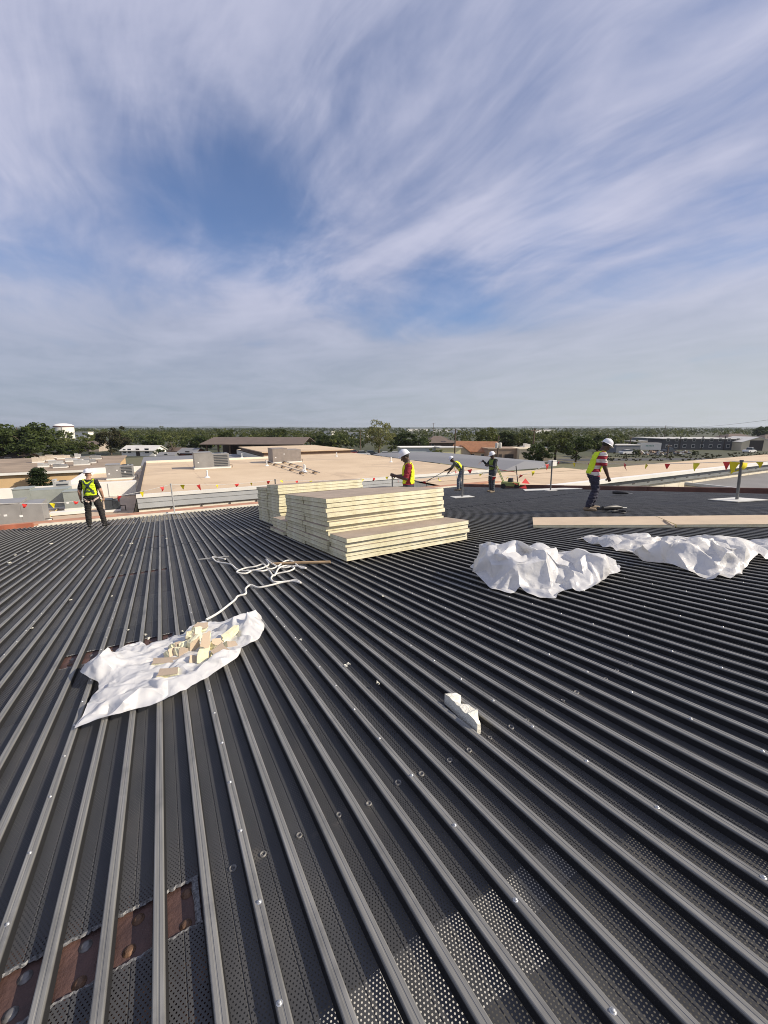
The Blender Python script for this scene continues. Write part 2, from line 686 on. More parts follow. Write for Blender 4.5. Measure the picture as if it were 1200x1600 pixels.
# side-lap screws along every fifth rib, where they can be told apart
for k in range(-15, 36, 5):
    x = rib_x(k)
    if k == 0:
        x = rib_x(0)
    yy = 0.19 + (k % 3) * 0.07
    while yy < 5.5:
        lim = 1.0 + x * 1.0
        if yy > 0.05 and (n_screw < 290):
            s = put('screw', screw_me, deck)
            s.location = dm(x + rng.uniform(-0.006, 0.006), yy, 0.002)
            n_screw += 1
        yy += 0.30 + rng.uniform(-0.02, 0.02)
# puddle welds across the pans over the first beam line
for k in range(-1, 34):
    w = put('puddle_weld', weld_me, deck)
    w.location = dm(rib_x(k) + PITCHX * 0.5 + rng.uniform(-0.02, 0.02), 1.27 + rng.uniform(-0.015, 0.015), PAN_Z + 0.003)
    s = rng.uniform(0.8, 1.15)
    w.scale = (s, s * rng.uniform(0.85, 1.15), s)
    w.rotation_euler = (0, 0, rng.uniform(0, 6))
# end lap: the lower edge of the upper sheets shows as a dark step with crimped rib ends
lap_b = MB()
for kk in range(K0, K1):
    x = rib_x(kk)
    sec = [(x + a * 1.10, z + 0.0045) for a, z in RIBSEC]
    lap_b.grid([[(xx, Y_LAP / CA + yo, zz) for xx, zz in sec] for yo in (-0.09, 0.0)])
    lap_b.poly([(x - 0.026, Y_LAP / CA - 0.05, PAN_Z), (x + 0.026, Y_LAP / CA - 0.05, PAN_Z), (x + 0.02, Y_LAP / CA - 0.05, 0.0), (x - 0.02, Y_LAP / CA - 0.05, 0.0)])
lap = lap_b.build('end_lap', mat('lap_dark', (0.03, 0.03, 0.032), 0.6), deck)
lap['kind'] = 'stuff'

# scorched rims round the burnt slots
M_BURN = mat('burnt_zinc_rim', (0.15, 0.15, 0.15), 0.6, 0.3, 0.9, 160)
for (sa, sb, ka, kb) in SLOTS:
    for kk in range(ka, kb):
        xa, xb = rib_x(kk) + 0.022, rib_x(kk + 1) - 0.022
        rb = MB()
        for yy, sgn in ((sa, -1), (sb, 1)):
            rows = [[], [], []]
            n = 14
            for i in range(n + 1):
                x = xa + (xb - xa) * i / n
                j = rng.uniform(-0.004, 0.004)
                wdt = rng.uniform(0.003, 0.008)
                rows[0].append(Vector((x, yy / CA + j - sgn * 0.006, PAN_Z - 0.002)))
                rows[1].append(Vector((x, yy / CA + j, PAN_Z + 0.003 + rng.uniform(0, 0.002))))
                rows[2].append(Vector((x, yy / CA + j + sgn * wdt, PAN_Z + 0.0012)))
            rb.grid(rows)
        if kk == kb - 1:
            rows = [[], [], []]
            for i in range(15):
                yv = sa + (sb - sa) * i / 14
                j = rng.uniform(-0.003, 0.003)
                rows[0].append(Vector((xb - 0.022 + j, yv / CA, PAN_Z - 0.002)))
                rows[1].append(Vector((xb - 0.016 + j, yv / CA, PAN_Z + 0.004)))
                rows[2].append(Vector((xb - 0.002, yv / CA, PAN_Z + 0.004)))
            rb.grid(rows)
        rb.build('slot_rim', M_BURN, deck)

# rusty roof beams showing in the slots
M_RUST = mat('rusty_beam', (0.085, 0.047, 0.040), 0.6, 0.1, 0.4, 8, 0.3, 60, second=(0.14, 0.076, 0.060))
M_RUSTY_BOLT = mat('rusty_bolt', (0.15, 0.085, 0.05), 0.6, 0.3, 0.5, 40, 0.3, 90)
M_GREY_BOLT = mat('grey_bolt', (0.20, 0.19, 0.18), 0.5, 0.5, 0.3, 40)
bolt_b = MB()
bolt_b.lathe([(0.019, 0.0), (0.0185, 0.002), (0.0135, 0.0032), (0.0125, 0.006), (0.0100, 0.0075), (0.005, 0.0092), (0.0001, 0.0093)], 10)
bolt_rust = bolt_b.mesh('bolt', M_RUSTY_BOLT, True)
bolt_grey = bolt_b.mesh('bolt', M_GREY_BOLT, True)
BEAM_LABELS = ['rust-brown steel beam with big bolt heads in the nearest cut-out row',
               'rusty steel beam in the slots beside the scrap-filled white sheet',
               'rusty beam strip in the narrow slots beyond the white rope',
               'dark beam strip in the farthest slots near the roof eave']
for i, (sa, sb, ka, kb) in enumerate(SLOTS):
    yc = (sa + sb) / 2
    x0, x1 = rib_x(ka) - 0.5, rib_x(kb) - 0.005
    e = empty('steel_beam', M=DECK_M @ Matrix.Translation(dm((x0 + x1) / 2, yc, PAN_Z - 0.012)), label=BEAM_LABELS[i], cat='beam', group='beams seen through cut-outs in the deck')
    fb = MB()
    fb.box((0, 0, -0.006), (x1 - x0, 0.32, 0.012))
    fb.build('top_flange', M_RUST, e)
    wb = MB()
    wb.box((0, 0, -0.162), (x1 - x0, 0.014, 0.30))
    wb.build('web', M_RUST, e)
    lb = MB()
    lb.box((0, 0, -0.32), (x1 - x0, 0.3, 0.014))
    lb.build('bottom_flange', M_RUST, e)
    if i < 2:
        for kk in range(ka, kb):
            for sgn in (-1, 1):
                bo = put('bolt', bolt_grey if rng.random() < 0.35 else bolt_rust, e)
                bo.location = (rib_x(kk) + PITCHX / 2 + rng.uniform(-0.014, 0.014) - (x0 + x1) / 2, sgn * 0.047 + rng.uniform(-0.01, 0.01), 0.0)

# kerbs at the eave and the rake
M_PALE = mat('pale_kerb', (0.72, 0.68, 0.56), 0.75, 0, 0.12, 3)
M_REDKERB = mat('red_primer_kerb', (0.40, 0.13, 0.07), 0.7, 0, 0.25, 2)
M_BROWNKERB = mat('brown_timber_kerb', (0.13, 0.06, 0.045), 0.75, 0, 0.35, 2)
M_LEDGE = mat('clay_ledge', (0.50, 0.255, 0.15), 0.85, 0, 0.35, 1.2)
kb = MB()
kb.box(dm(5.75, Y_EAVE + 0.07, 0.02), (19.5, 0.12, 0.10))
kerb1 = kb.build('eave_kerb', M_PALE, deck)
kb = MB()
kb.box(dm(-9.0, Y_EAVE + 0.02, 0.05), (9.7, 0.16, 0.17))
kb.build('eave_kerb', M_REDKERB, deck)
kb = MB()
for i in range(6):
    ya, yb = -3.0 + i * 3.58, -3.0 + (i + 1) * 3.58 - 0.012
    kb2 = MB()
    kb2.box(dm(X_RAKE + 0.09, (ya + yb) / 2, 0.05 + rng.uniform(-0.004, 0.004)), (0.16, (yb - ya) / CA, 0.19))
    kb2.build('rake_kerb', M_BROWNKERB, deck)
kb = MB()
kb.box(dm(X_RAKE - 9.5, Y_EAVE + 0.02 + 0.9, 0.035), (26.4, 1.5, 0.06))
kb.build('eave_ledge', M_LEDGE, deck)

# ------------------------------------------------------------------ ground, hall under the deck
M_GROUND = mat('dry_ground', (0.20, 0.165, 0.105), 0.95, 0, 0.35, 0.03, 0.3, 0.5, second=(0.13, 0.135, 0.07))
gb = MB()
ring = [0, 60, 150, 400, 1200, 3500, 9000]
segs = 48
for a, b2 in zip(ring[:-1], ring[1:]):
    rows = [[(r * math.cos(2 * math.pi * k / segs), r * math.sin(2 * math.pi * k / segs), 0.0) for k in range(segs)] for r in (max(a, 0.01), b2)]
    gb.grid([list(reversed(r)) for r in rows], close=True)
tag(gb.build('ground', M_GROUND), kind='structure')

M_WOODFLOOR = mat('wooded_ground', (0.050, 0.055, 0.026), 0.95, 0, 0.35, 0.02)
gb = MB()
for a, b2 in ((128, 400), (400, 1500), (1500, 8800)):
    rows = [[(r * math.cos(2 * math.pi * k / segs), r * math.sin(2 * math.pi * k / segs), 0.02) for k in range(segs)] for r in (a, b2)]
    gb.grid([list(reversed(r)) for r in rows], close=True)
tag(gb.build('wooded_terrain', M_WOODFLOOR), kind='structure')

M_HALLFLOOR = mat('hall_concrete', (0.09, 0.087, 0.08), 0.8, 0, 0.5, 1.2)
hb = MB()
hb.box((4, 7, 0.05), (24.5, 24, 0.1))
tag(hb.build('hall_floor', M_HALLFLOOR), kind='structure')
M_SUNPATCH = mat('pale_sunpatch_sheet', (0.62, 0.61, 0.58), 0.8, 0, 0.12, 1.0)  # pale sheets added to brighten the sun patch below the holes
for i, (x, y, w, d, rz) in enumerate(((1.6, 3.0, 2.2, 1.5, 0.05), (3.6, 3.2, 2.0, 1.1, -0.08), (5.2, 3.4, 1.3, 0.6, 0.05), (2.6, 1.55, 2.6, 1.0, 0.12), (0.2, 2.0, 0.9, 1.6, 0.1))):
    b = MB()
    b.box((x, y, 0.112 + 0.004 * i), (w, d, 0.02), rz=rz)
    tag(b.build('sunpatch_sheet', M_SUNPATCH), 'added pale sheet brightening the sun patch seen through the deck perforations', 'added sheet', 'pale sheets under the deck')
M_BLOCKWALL = mat('hall_block_wall', (0.45, 0.42, 0.36), 0.85, 0, 0.15, 1.0)
hall = empty('hall_walls', (0, 0, 0), label='pale block walls carrying the ribbed roof deck', cat='wall')


def wallslab(x0, x1, y0, y1, z0, z1, m, parent, name='wall'):
    b = MB()
    b.box(((x0 + x1) / 2, (y0 + y1) / 2, (z0 + z1) / 2), (x1 - x0, y1 - y0, z1 - z0))
    return b.build(name, m, parent)


wallslab(-8.0, X_RAKE, 17.85, 18.1, 0.1, 4.28, M_BLOCKWALL, hall)
wb = MB()
for xa, xb in ((X_RAKE - 0.3, X_RAKE - 0.02),):
    p = [(-3.0, 0.1), (17.8, 0.1), (17.8, deck_z(17.8) - 0.12), (-3.0, deck_z(-3.0) - 0.12)]
    wb.poly([(xb, y, z) for y, z in p])
    wb.poly([(xa, y, z) for y, z in reversed(p)])
    for i in range(4):
        (ya, za), (yb, zb) = p[i], p[(i + 1) % 4]
        wb.poly([(xa, ya, za), (xa, yb, zb), (xb, yb, zb), (xb, ya, za)])
wb.build('wall', M_BLOCKWALL, hall)

# ------------------------------------------------------------------ school wings round the hall
def tan_roof_mat():
    m = bpy.data.materials.new('tan_cap_sheet')
    m.use_nodes = True
    t = NT(m.node_tree)
    b = t.n['Principled BSDF']
    tc = t.add('ShaderNodeTexCoord')
    v = tc.outputs['Object']
    c = t.ramp(t.noise(v, 0.22, 6, 0.6), [(0.3, (0.545, 0.415, 0.275)), (0.7, (0.65, 0.51, 0.35))])
    sp = t.add('ShaderNodeSeparateXYZ')
    t.link(v, sp.inputs[0])
    fy = t.math('FRACT', t.math('DIVIDE', t.math('ADD', sp.outputs[1], t.math('MULTIPLY', t.noise(v, 0.8, 2, 0.5), 0.12)), 0.98))
    seam = t.math('LESS_THAN', fy, 0.06)
    fx = t.math('FRACT', t.math('DIVIDE', sp.outputs[0], 9.7))
    seam2 = t.math('LESS_THAN', fx, 0.012)
    seam = t.math('MULTIPLY', t.math('MAXIMUM', seam, seam2), t.maprange(t.noise(v, 0.5, 3, 0.6), 0.35, 0.6))
    c = t.mix(t.math('MULTIPLY', seam, 0.35), c, (0.36, 0.25, 0.17))
    pond = t.maprange(t.noise(v, 0.13, 5, 0.62, 1.2), 0.56, 0.62)
    c = t.mix(t.math('MULTIPLY', pond, 0.4), c, (0.40, 0.30, 0.21))
    speck = t.maprange(t.noise(v, 3.0, 4, 0.7), 0.66, 0.72)
    c = t.mix(t.math('MULTIPLY', speck, 0.4), c, (0.34, 0.25, 0.18))
    t.link(c, b.inputs['Base Color'])
    b.inputs['Roughness'].default_value = 0.92
    return m


M_TAN = tan_roof_mat()
M_TAN2 = mat('tan_gravel_roof', (0.47, 0.36, 0.26), 0.95, 0, 0.2, 0.5, 0.3, 10)
M_WHITEPAINT = mat('white_metal_cap', (0.80, 0.78, 0.72), 0.5, 0, 0.05, 1)
M_CREAM = mat('cream_panel_wall', (0.80, 0.74, 0.60), 0.7, 0, 0.06, 0.6)
M_FASCIA = mat('light_grey_fascia', (0.46, 0.47, 0.47), 0.6, 0.1, 0.08, 0.8)
M_FASCIADK = mat('mid_grey_fascia', (0.20, 0.21, 0.21), 0.65, 0.1, 0.15, 0.8)  # fascia's own grey, set darker for the overhang's shade
M_DARK = mat('dark_parts_and_shade', (0.05, 0.04, 0.035), 0.7)
M_WALLTAN = mat('tan_stucco', (0.62, 0.43, 0.23), 0.9, 0, 0.08, 0.7)
M_GREYROOF = mat('grey_felt_roof', (0.19, 0.185, 0.18), 0.9, 0, 0.15, 0.3)
M_METALROOF = mat('grey_metal_roof', (0.21, 0.21, 0.215), 0.7, 0.0, 0.06, 0.4)
M_GLASS = mat('window_glass', (0.03, 0.04, 0.05), 0.08, 0.0, 0.1, 1)
M_UNIT = mat('grey_unit_steel', (0.30, 0.295, 0.285), 0.5, 0.2, 0.1, 2)
M_UNITLT = mat('pale_unit_steel', (0.50, 0.50, 0.48), 0.5, 0.2, 0.08, 2)
M_UNITGR = mat('green_grey_unit', (0.33, 0.36, 0.33), 0.5, 0.2, 0.08, 2)
M_PALEUNIT = mat('pale_tan_unit', (0.55, 0.48, 0.38), 0.7)
M_LOUVRE = mat('dark_louvre', (0.07, 0.08, 0.09), 0.5, 0.4, 0.1, 3)
M_STICKER = mat('white_sticker', (0.8, 0.8, 0.78), 0.5)


def flat_block(name, label, cat, x0, x1, y0, y1, zr, wall_m, roof_m, parapet=0.0, par_m=None, cap=0.22, sides='NSEW', over=0.0, z0=0.0):
    e = empty(name, ((x0 + x1) / 2, (y0 + y1) / 2, z0), label=label, cat=cat)
    o = Vector(((x0 + x1) / 2, (y0 + y1) / 2, z0))
    hx, hy = (x1 - x0) / 2, (y1 - y0) / 2
    b = MB()
    zt = zr - z0 - 0.002
    c = [(-hx, -hy), (hx, -hy), (hx, hy), (-hx, hy)]
    for i in range(4):
        (xa, ya), (xb, yb) = c[i], c[(i + 1) % 4]
        b.poly([(xa, ya, 0), (xb, yb, 0), (xb, yb, zt), (xa, ya, zt)])
    b.build('wall', wall_m, e)
    b = MB()
    h2x, h2y = hx + over, hy + over
    b.box((0, 0, zr - z0 - 0.06), (2 * h2x, 2 * h2y, 0.12))
    b.build('roof', roof_m, e)
    if parapet > 0:
        w = cap
        for s in sides:
            b = MB()
            if s == 'S':
                b.box((0, -hy + w / 2 - 0.004, zr - z0 + parapet / 2 - 0.05), (2 * hx + 0.008, w, parapet + 0.1))
            if s == 'N':
                b.box((0, hy - w / 2 + 0.004, zr - z0 + parapet / 2 - 0.05), (2 * hx + 0.008, w, parapet + 0.1))
            if s == 'W':
                b.box((-hx + w / 2 - 0.004, 0, zr - z0 + parapet / 2 - 0.052), (w, 2 * hy - 2 * w, parapet + 0.1))
            if s == 'E':
                b.box((hx - w / 2 + 0.004, 0, zr - z0 + parapet / 2 - 0.052), (w, 2 * hy - 2 * w, parapet + 0.1))
            b.build('parapet', par_m, e)
    return e


def south_part(e, name, m, x0, x1, z0, z1, ysouth, proud=0.03, thick=0.06):
    """a piece standing proud of a south wall, in world x and z"""
    b = MB()
    loc = e.location
    b.box(((x0 + x1) / 2 - loc.x, ysouth - proud - loc.y, (z0 + z1) / 2 - loc.z), (x1 - x0, thick, z1 - z0))
    return b.build(name, m, e)


# main tan-roofed building beyond the eave
main = flat_block('school_building', 'large flat tan-roofed school building beyond the deck eave', 'building', -1.2, 25.8, 25.6, 50.0, 4.25, M_CREAM, M_TAN)
flat_block('rear_school_building', 'rear part of the tan school roof running back to the pavilion', 'building', 12.3, 25.8, 50.1, 74.0, 4.25, M_CREAM, M_TAN)
south_part(main, 'roof_cap', M_WHITEPAINT, -1.25, 25.85, 4.16, 4.36, 25.6, 0.03, 0.16)
south_part(main, 'fascia_band', M_FASCIA, -1.22, 25.8, 3.88, 4.15, 25.6, 0.03)
south_part(main, 'fascia_band', M_FASCIA, -1.22, 25.8, 3.56, 3.85, 25.6, 0.03)
south_part(main, 'fascia_joint', M_DARK, -1.2, 25.8, 3.49, 3.555, 25.6, 0.015)
for i in range(16):
    south_part(main, 'downpipe', M_DARK, 0.4 + i * 1.6, 0.46 + i * 1.6, 0.3, 3.49, 25.6, 0.03)
b = MB()
b.box((-13.5, 0.0, 4.28), (0.22, 24.0, 0.09))
b.build('edge_shade_strip', M_DARK, main)  # dark strip standing in for the shadow gap along the roof edge
b = MB()
b.box((-6.7, 12.06, 4.34), (13.4, 0.25, 0.26))
b.build('parapet', M_CREAM, main)
raised = flat_block('raised_roof_block', 'low raised tan roof block on the far part of the school roof', 'building', 12.5, 25.4, 54.5, 71.0, 4.8, mat('brown_shade_wall', (0.17, 0.12, 0.09), 0.85), M_TAN, over=0.3, z0=4.26)  # wall colour darkened to paint the block's shaded side
rear = flat_block('metal_roof_wing', 'low wing with grey metal roof behind the school roof', 'building', -1.5, 11.8, 58.0, 74.0, 3.4, M_CREAM, M_METALROOF, over=0.4)

# annex roofs on the left
annex = flat_block('annex_building', 'low annex with gravel roof just beyond the eave', 'building', -24.0, -1.5, 20.6, 33.0, 3.3, M_CREAM, M_TAN2)
par = MB()
par.box((0, 6.1, 3.8), (22.4, 0.25, 0.96))
par.build('parapet', M_WHITEPAINT, annex)
for i in range(9):
    b = MB()
    b.box((-9.6 + i * 2.4, 5.96, 3.78), (0.03, 0.03, 0.9))
    b.build('parapet_joint', M_FASCIA, annex)
court = flat_block('parapet_roof_wing', 'small tan roof enclosed by white parapets beyond the annex', 'building', -5.6, -1.5, 33.3, 46.0, 3.75, M_CREAM, M_TAN, 0.52, M_WHITEPAINT, 0.3, sides='NSW')
wing = flat_block('classroom_wing', 'tan-walled classroom wing with cluttered brown roof behind small tree', 'building', -36.0, -4.6, 53.0, 78.0, 3.5, M_WALLTAN, mat('brown_gravel_roof', (0.30, 0.23, 0.165), 0.95, 0, 0.3, 0.3, 0.3, 8), over=0.25)
south_part(wing, 'fascia', M_WHITEPAINT, -36.3, -4.3, 3.32, 3.56, 52.75, 0.03)
for i in range(5):
    south_part(wing, 'window', M_GLASS, -33 + i * 5.6, -31.2 + i * 5.6, 1.0, 2.3, 53.0, 0.02)
south_part(wing, 'door_recess', M_DARK, -7.5, -4.7, 0.0, 3.2, 53.0, 0.02)

# wing on the right behind the rake
rw = flat_block('panel_walled_wing', 'long tan-roofed wing with cream panel wall beyond the brown kerb', 'building', 16.3, 76.0, 16.9, 22.4, 4.2, M_CREAM, M_TAN)
flat_block('link_block', 'tan-roofed link block between the deck corner and the grey hipped roof', 'building', 16.3, 34.0, 22.5, 24.5, 4.2, M_CREAM, M_TAN)
south_part(rw, 'roof_cap', M_WHITEPAINT, 16.2, 76.0, 4.08, 4.34, 16.9, 0.25, 0.5)
south_part(rw, 'fascia', M_FASCIADK, 16.25, 76.0, 3.52, 4.07, 16.9, 0.12, 0.24)
for i in range(22):
    south_part(rw, 'wall_panel', M_CREAM, 17.6 + i * 2.42, 17.6 + (i + 1) * 2.42 - 0.05, 0.2, 3.45, 16.9, 0.02, 0.06)
for i in range(18):
    south_part(rw, 'fascia_clip', M_DARK, 19.0 + i * 2.1, 19.35 + i * 2.1, 3.72, 3.78, 16.9, 0.25, 0.03)


def on_south(px, py, Y):
    d = ray(px, py)
    t = Y / d.y
    return Vector((0, 0, EYE)) + d * t


pa, pb_ = on_south(938, 756, 16.9), on_south(986, 752, 16.9)
wx0, wx1 = pa.x, pb_.x
south_part(rw, 'window_frame', M_WHITEPAINT, wx0 - 0.2, wx1 + 0.2, 1.9, 3.42, 16.9, 0.07, 0.05)
for i in range(3):
    w = (wx1 - wx0) / 3
    south_part(rw, 'window_pane', M_GLASS, wx0 + i * w + 0.06, wx0 + (i + 1) * w - 0.06, 2.0, 3.2, 16.9, 0.10, 0.03)
lowr = flat_block('grey_roof_annex', 'low block with dark grey roof beside the cream panel wall', 'building', 39.5, 76.0, 6.0, 16.5, 3.2, M_CREAM, M_GREYROOF)
b = MB()
b.box((0, -5.25, 3.25), (36.6, 0.3, 0.25))
b.build('roof_cap', M_FASCIA, lowr)
b = MB()
b.box((-18.25, 0.1, 3.25), (0.3, 10.2, 0.24))
b.build('roof_cap', M_FASCIA, lowr)
# hipped grey roof
hp = empty('hip_roof_block', (29, 36, 4.22), label='grey sloping metal roof block between the tan roofs', cat='roof')
b = MB()
B0, B1, B2, R2, R0 = (26.0, 48.6, 4.3), (25.95, 24.6, 4.3), (32.0, 24.8, 4.3), (33.6, 26.4, 4.62), (28.3, 50.5, 4.42)
T1 = (26.3, 25.2, 5.05)
E2, E0 = (38.0, 27.0, 4.25), (38.0, 50.0, 4.25)


def off(p):
    return (p[0] - 29, p[1] - 36, p[2] - 4.22)


mid_t, mid_b = (30.2, 26.0, 4.86), (25.95, 24.6, 4.3)
b.poly([off(p) for p in (B0, B1, mid_t)])
b.poly([off(p) for p in (B0, mid_t, R0)])
b.poly([off(p) for p in (B1, B2, mid_t)])
b.poly([off(p) for p in (B2, R2, mid_t)])
b.poly([off(p) for p in (mid_t, R2, E2)])
b.poly([off(p) for p in (mid_t, E2, E0)])
b.poly([off(p) for p in (mid_t, E0, R0)])
b.build('roof', M_METALROOF, hp)
b = MB()
b.box((5.3, -10.0, 0.3), (0.6, 0.6, 0.55))
b.build('end_cap', M_WHITEPAINT, hp)


def hvac(label, x, y, z, w, d, h, m, rz=0.0, louvre=True, stickers=0, group='rooftop units', split=0.5):
    e = empty('rooftop_unit', (x, y, z), rz, label, 'rooftop unit', group)
    b = MB()
    b.box((0, 0, 0.06), (w * 1.05, d * 1.08, 0.12))
    b.build('curb', M_WHITEPAINT, e)
    b = MB()
    b.box((-w * (1 - split) / 2, 0, 0.12 + h / 2), (w * split, d, h))
    b.box((w * split / 2, 0, 0.12 + h * 0.46), (w * (1 - split) - 0.01, d * 0.97, h * 0.92))
    b.build('casing', m, e)
    b = MB()
    b.box((-w * (1 - split) / 2, 0, 0.12 + h + 0.02), (w * split + 0.06, d + 0.06, 0.04))
    b.build('lid', m, e)
    if louvre:
        b = MB()
        n = 7
        for i in range(n):
            b.box((w * split / 2, -d * 0.485 - 0.012, 0.2 + h * 0.8 * (i + 0.5) / n), (w * (1 - split) * 0.8, 0.03, h * 0.8 / n * 0.5))
        g = b.build('louvre', M_LOUVRE, e)
        g['kind'] = 'stuff'
        b = MB()
        b.lathe([(0.0001, 0.03), (min(w, d) * 0.2, 0.03), (min(w, d) * 0.26, 0.06), (min(w, d) * 0.28, 0.0)], 14, (w * split / 2, 0, 0.12 + h * 0.92))
        b.build('fan_guard', M_LOUVRE, e)
    for i in range(stickers):
        b = MB()
        b.box((-w * 0.4 + w * 0.8 * ((i * 0.37) % 1), -d / 2 - 0.006, 0.12 + h * (0.35 + 0.4 * ((i * 0.61) % 1))), (0.12, 0.01, 0.09))
        b.build('sticker', M_STICKER, e)
    b = MB()
    b.tube([(w * 0.5, -d * 0.3, 0.3), (w * 0.5 + 0.25, -d * 0.3, 0.3), (w * 0.5 + 0.25, -d * 0.3, 0.0)], 0.025, 6)
    b.build('pipe', M_DARK, e)
    return e


hvac('grey rooftop unit, left of the two on the big tan roof', 4.4, 40.6, 4.26, 3.0, 1.7, 1.35, M_UNIT, 0, True, 1)
hvac('brown-grey rooftop unit, right of the two on the big tan roof', 12.2, 43.4, 4.26, 3.1, 2.0, 1.40, mat('brown_unit', (0.28, 0.245, 0.22), 0.5, 0.2), 0, False, 2)
p = hor_pt(190, 748, 3.75)
hvac('grey rooftop unit inside the white parapets', p.x, p.y, 3.76, 1.9, 1.3, 1.1, M_UNIT, 0, True, 3)
hvac('big grey unit with white stickers at the frame edge', -6.4, 25.0, 3.31, 2.6, 1.6, 1.10, M_UNIT, 0.05, False, 5, split=0.7)
hvac('long grey duct unit in front of the white parapet', -6.0, 29.8, 3.31, 2.5, 1.2, 1.15, M_UNITGR, 0, False, 1, split=0.3)
hvac('greenish-grey unit beside the long duct unit', -4.15, 28.9, 3.31, 1.5, 1.1, 0.95, M_UNITGR, 0, False, 1)
hvac('small condenser with dark grille above the duct unit', -5.4, 31.6, 3.31, 0.8, 0.7, 1.35, M_UNITLT, 0, True, 0, split=0.12)
hvac('squat dark louvred vent in the shaded annex corner', -2.5, 27.0, 3.31, 0.7, 0.6, 0.55, M_LOUVRE, 0, True, 0)
# clutter on the classroom wing
cl = random.Random(11)
UNIT_LABELS = ['roof unit above the conifer-like tree, farther row', 'roof unit right above the conifer-like tree, back row', 'middle roof unit behind the harness worker\'s left', 'back-row roof unit below the water tank',
               'central back roof unit on the brown classroom roof', 'farthest roof unit, nearest the low brown-roofed house', 'back roof unit straight above the harness worker\'s hat', 'roof unit just right of the harness worker\'s hat',
               'front-row roof unit left of the harness worker\'s hat', 'front-row roof unit nearest the conifer-like tree top', 'front roof unit touching the harness worker\'s hat outline', 'leftmost back-row roof unit under the big dark tree',
               'rightmost small roof unit of the brown classroom roof']
spots = [(60, 722), (74, 719), (88, 725), (100, 716.5), (112, 720.5), (122, 715), (133, 718), (141, 723), (95, 730), (68, 729), (128, 726), (82, 715.5), (150, 717)]
for i, (px, py) in enumerate(spots):
    p = hor_pt(px, py, 3.55)
    o = hvac(UNIT_LABELS[i], p.x, p.y, 3.5, cl.uniform(0.7, 1.6), cl.uniform(0.5, 0.9), cl.uniform(0.25, 0.55), cl.choice([M_UNITLT, M_UNIT, M_UNIT, M_PALEUNIT]), cl.uniform(-0.1, 0.1), False, 0, 'units scattered on the classroom roof')
# white vent pipes and pipe runs on the tan roof
M_PVC = mat('white_vent_pipe', (0.8, 0.8, 0.77), 0.5)
VENT_LABELS = {(324, 746): 'white vent pipe nearest the pale left warning post', (378, 715): 'white vent pipe between the two big roof units', (436, 714): 'white vent pipe behind the right-hand big roof unit',
               (477, 737): 'front one of two white vent pipes at the gas pipe ends', (475, 735): 'rear one of two white vent pipes at the gas pipe ends', (526, 713): 'white vent pipe far back right of the roof units',
               (611, 722): 'white vent pipe just left of the maroon-shirt worker', (417, 728): 'white vent pipe in front of the right-hand roof unit'}
for px, py in ((324, 746), (378, 715), (436, 714), (477, 737), (475, 735), (526, 713), (611, 722), (417, 728)):
    p = hor_pt(px, py, 4.26)
    b = MB()
    b.lathe([(0.22, 0.0), (0.08, 0.10), (0.06, 0.12), (0.06, 0.48), (0.075, 0.48), (0.075, 0.54), (0.0001, 0.55)], 10)
    tag(b.build('vent_pipe', M_PVC, loc=p), VENT_LABELS[(px, py)], 'vent pipe', 'vent pipes on the tan roof')
for (pa, pb2, lab) in (((415, 722), (480, 743), 'thin gas pipe on blocks, nearer the right-hand roof unit front'), ((440, 722), (500, 742), 'thin gas pipe on blocks running parallel farther along the tan roof')):
    a, c = hor_pt(*pa, 4.26), hor_pt(*pb2, 4.26)
    e = empty('gas_pipe', a, label=lab, cat='pipe')
    b = MB()
    b.tube([Vector((0, 0, 0.18)), c - a + Vector((0, 0, 0.18))], 0.035, 6)
    b.build('pipe', M_UNIT, e)
    for i in range(5):
        q = (c - a) * ((i + 0.5) / 5)
        b = MB()
        b.box(q + Vector((0, 0, 0.07)), (0.35, 0.25, 0.14), rz=0.3)
        b.build('support_block', mat('block_wood', (0.25, 0.18, 0.12), 0.9), e)
b = MB()
pts = [hor_pt(78, 807, 3.36), hor_pt(95, 790, 3.36), hor_pt(103, 784, 3.36), hor_pt(100, 776, 3.6), hor_pt(94, 770, 3.9)]
b.tube(pts, 0.03, 6)
tag(b.build('yellow_pipe', mat('yellow_pipe_paint', (0.62, 0.5, 0.22), 0.5)), 'thin yellow gas pipe bending up to the duct unit', 'pipe')
b = MB()
for (px, py, w) in ((108, 803, 1.1),):
    q = hor_pt(px, py, 3.33)
    b.box((q.x, q.y, 3.42), (1.6, 0.5, 0.16))
tag(b.build('roof_curb', M_WHITEPAINT), 'low white curb on the annex roof near the orange edge', 'roof curb')

# ------------------------------------------------------------------ town beyond the school
def zpx(py, dist):
    """height of a thing seen at picture row py, dist metres ahead"""
    d = ray(CX, py)
    k = dist / (FWD.dot(d))
    return EYE + d.z * k


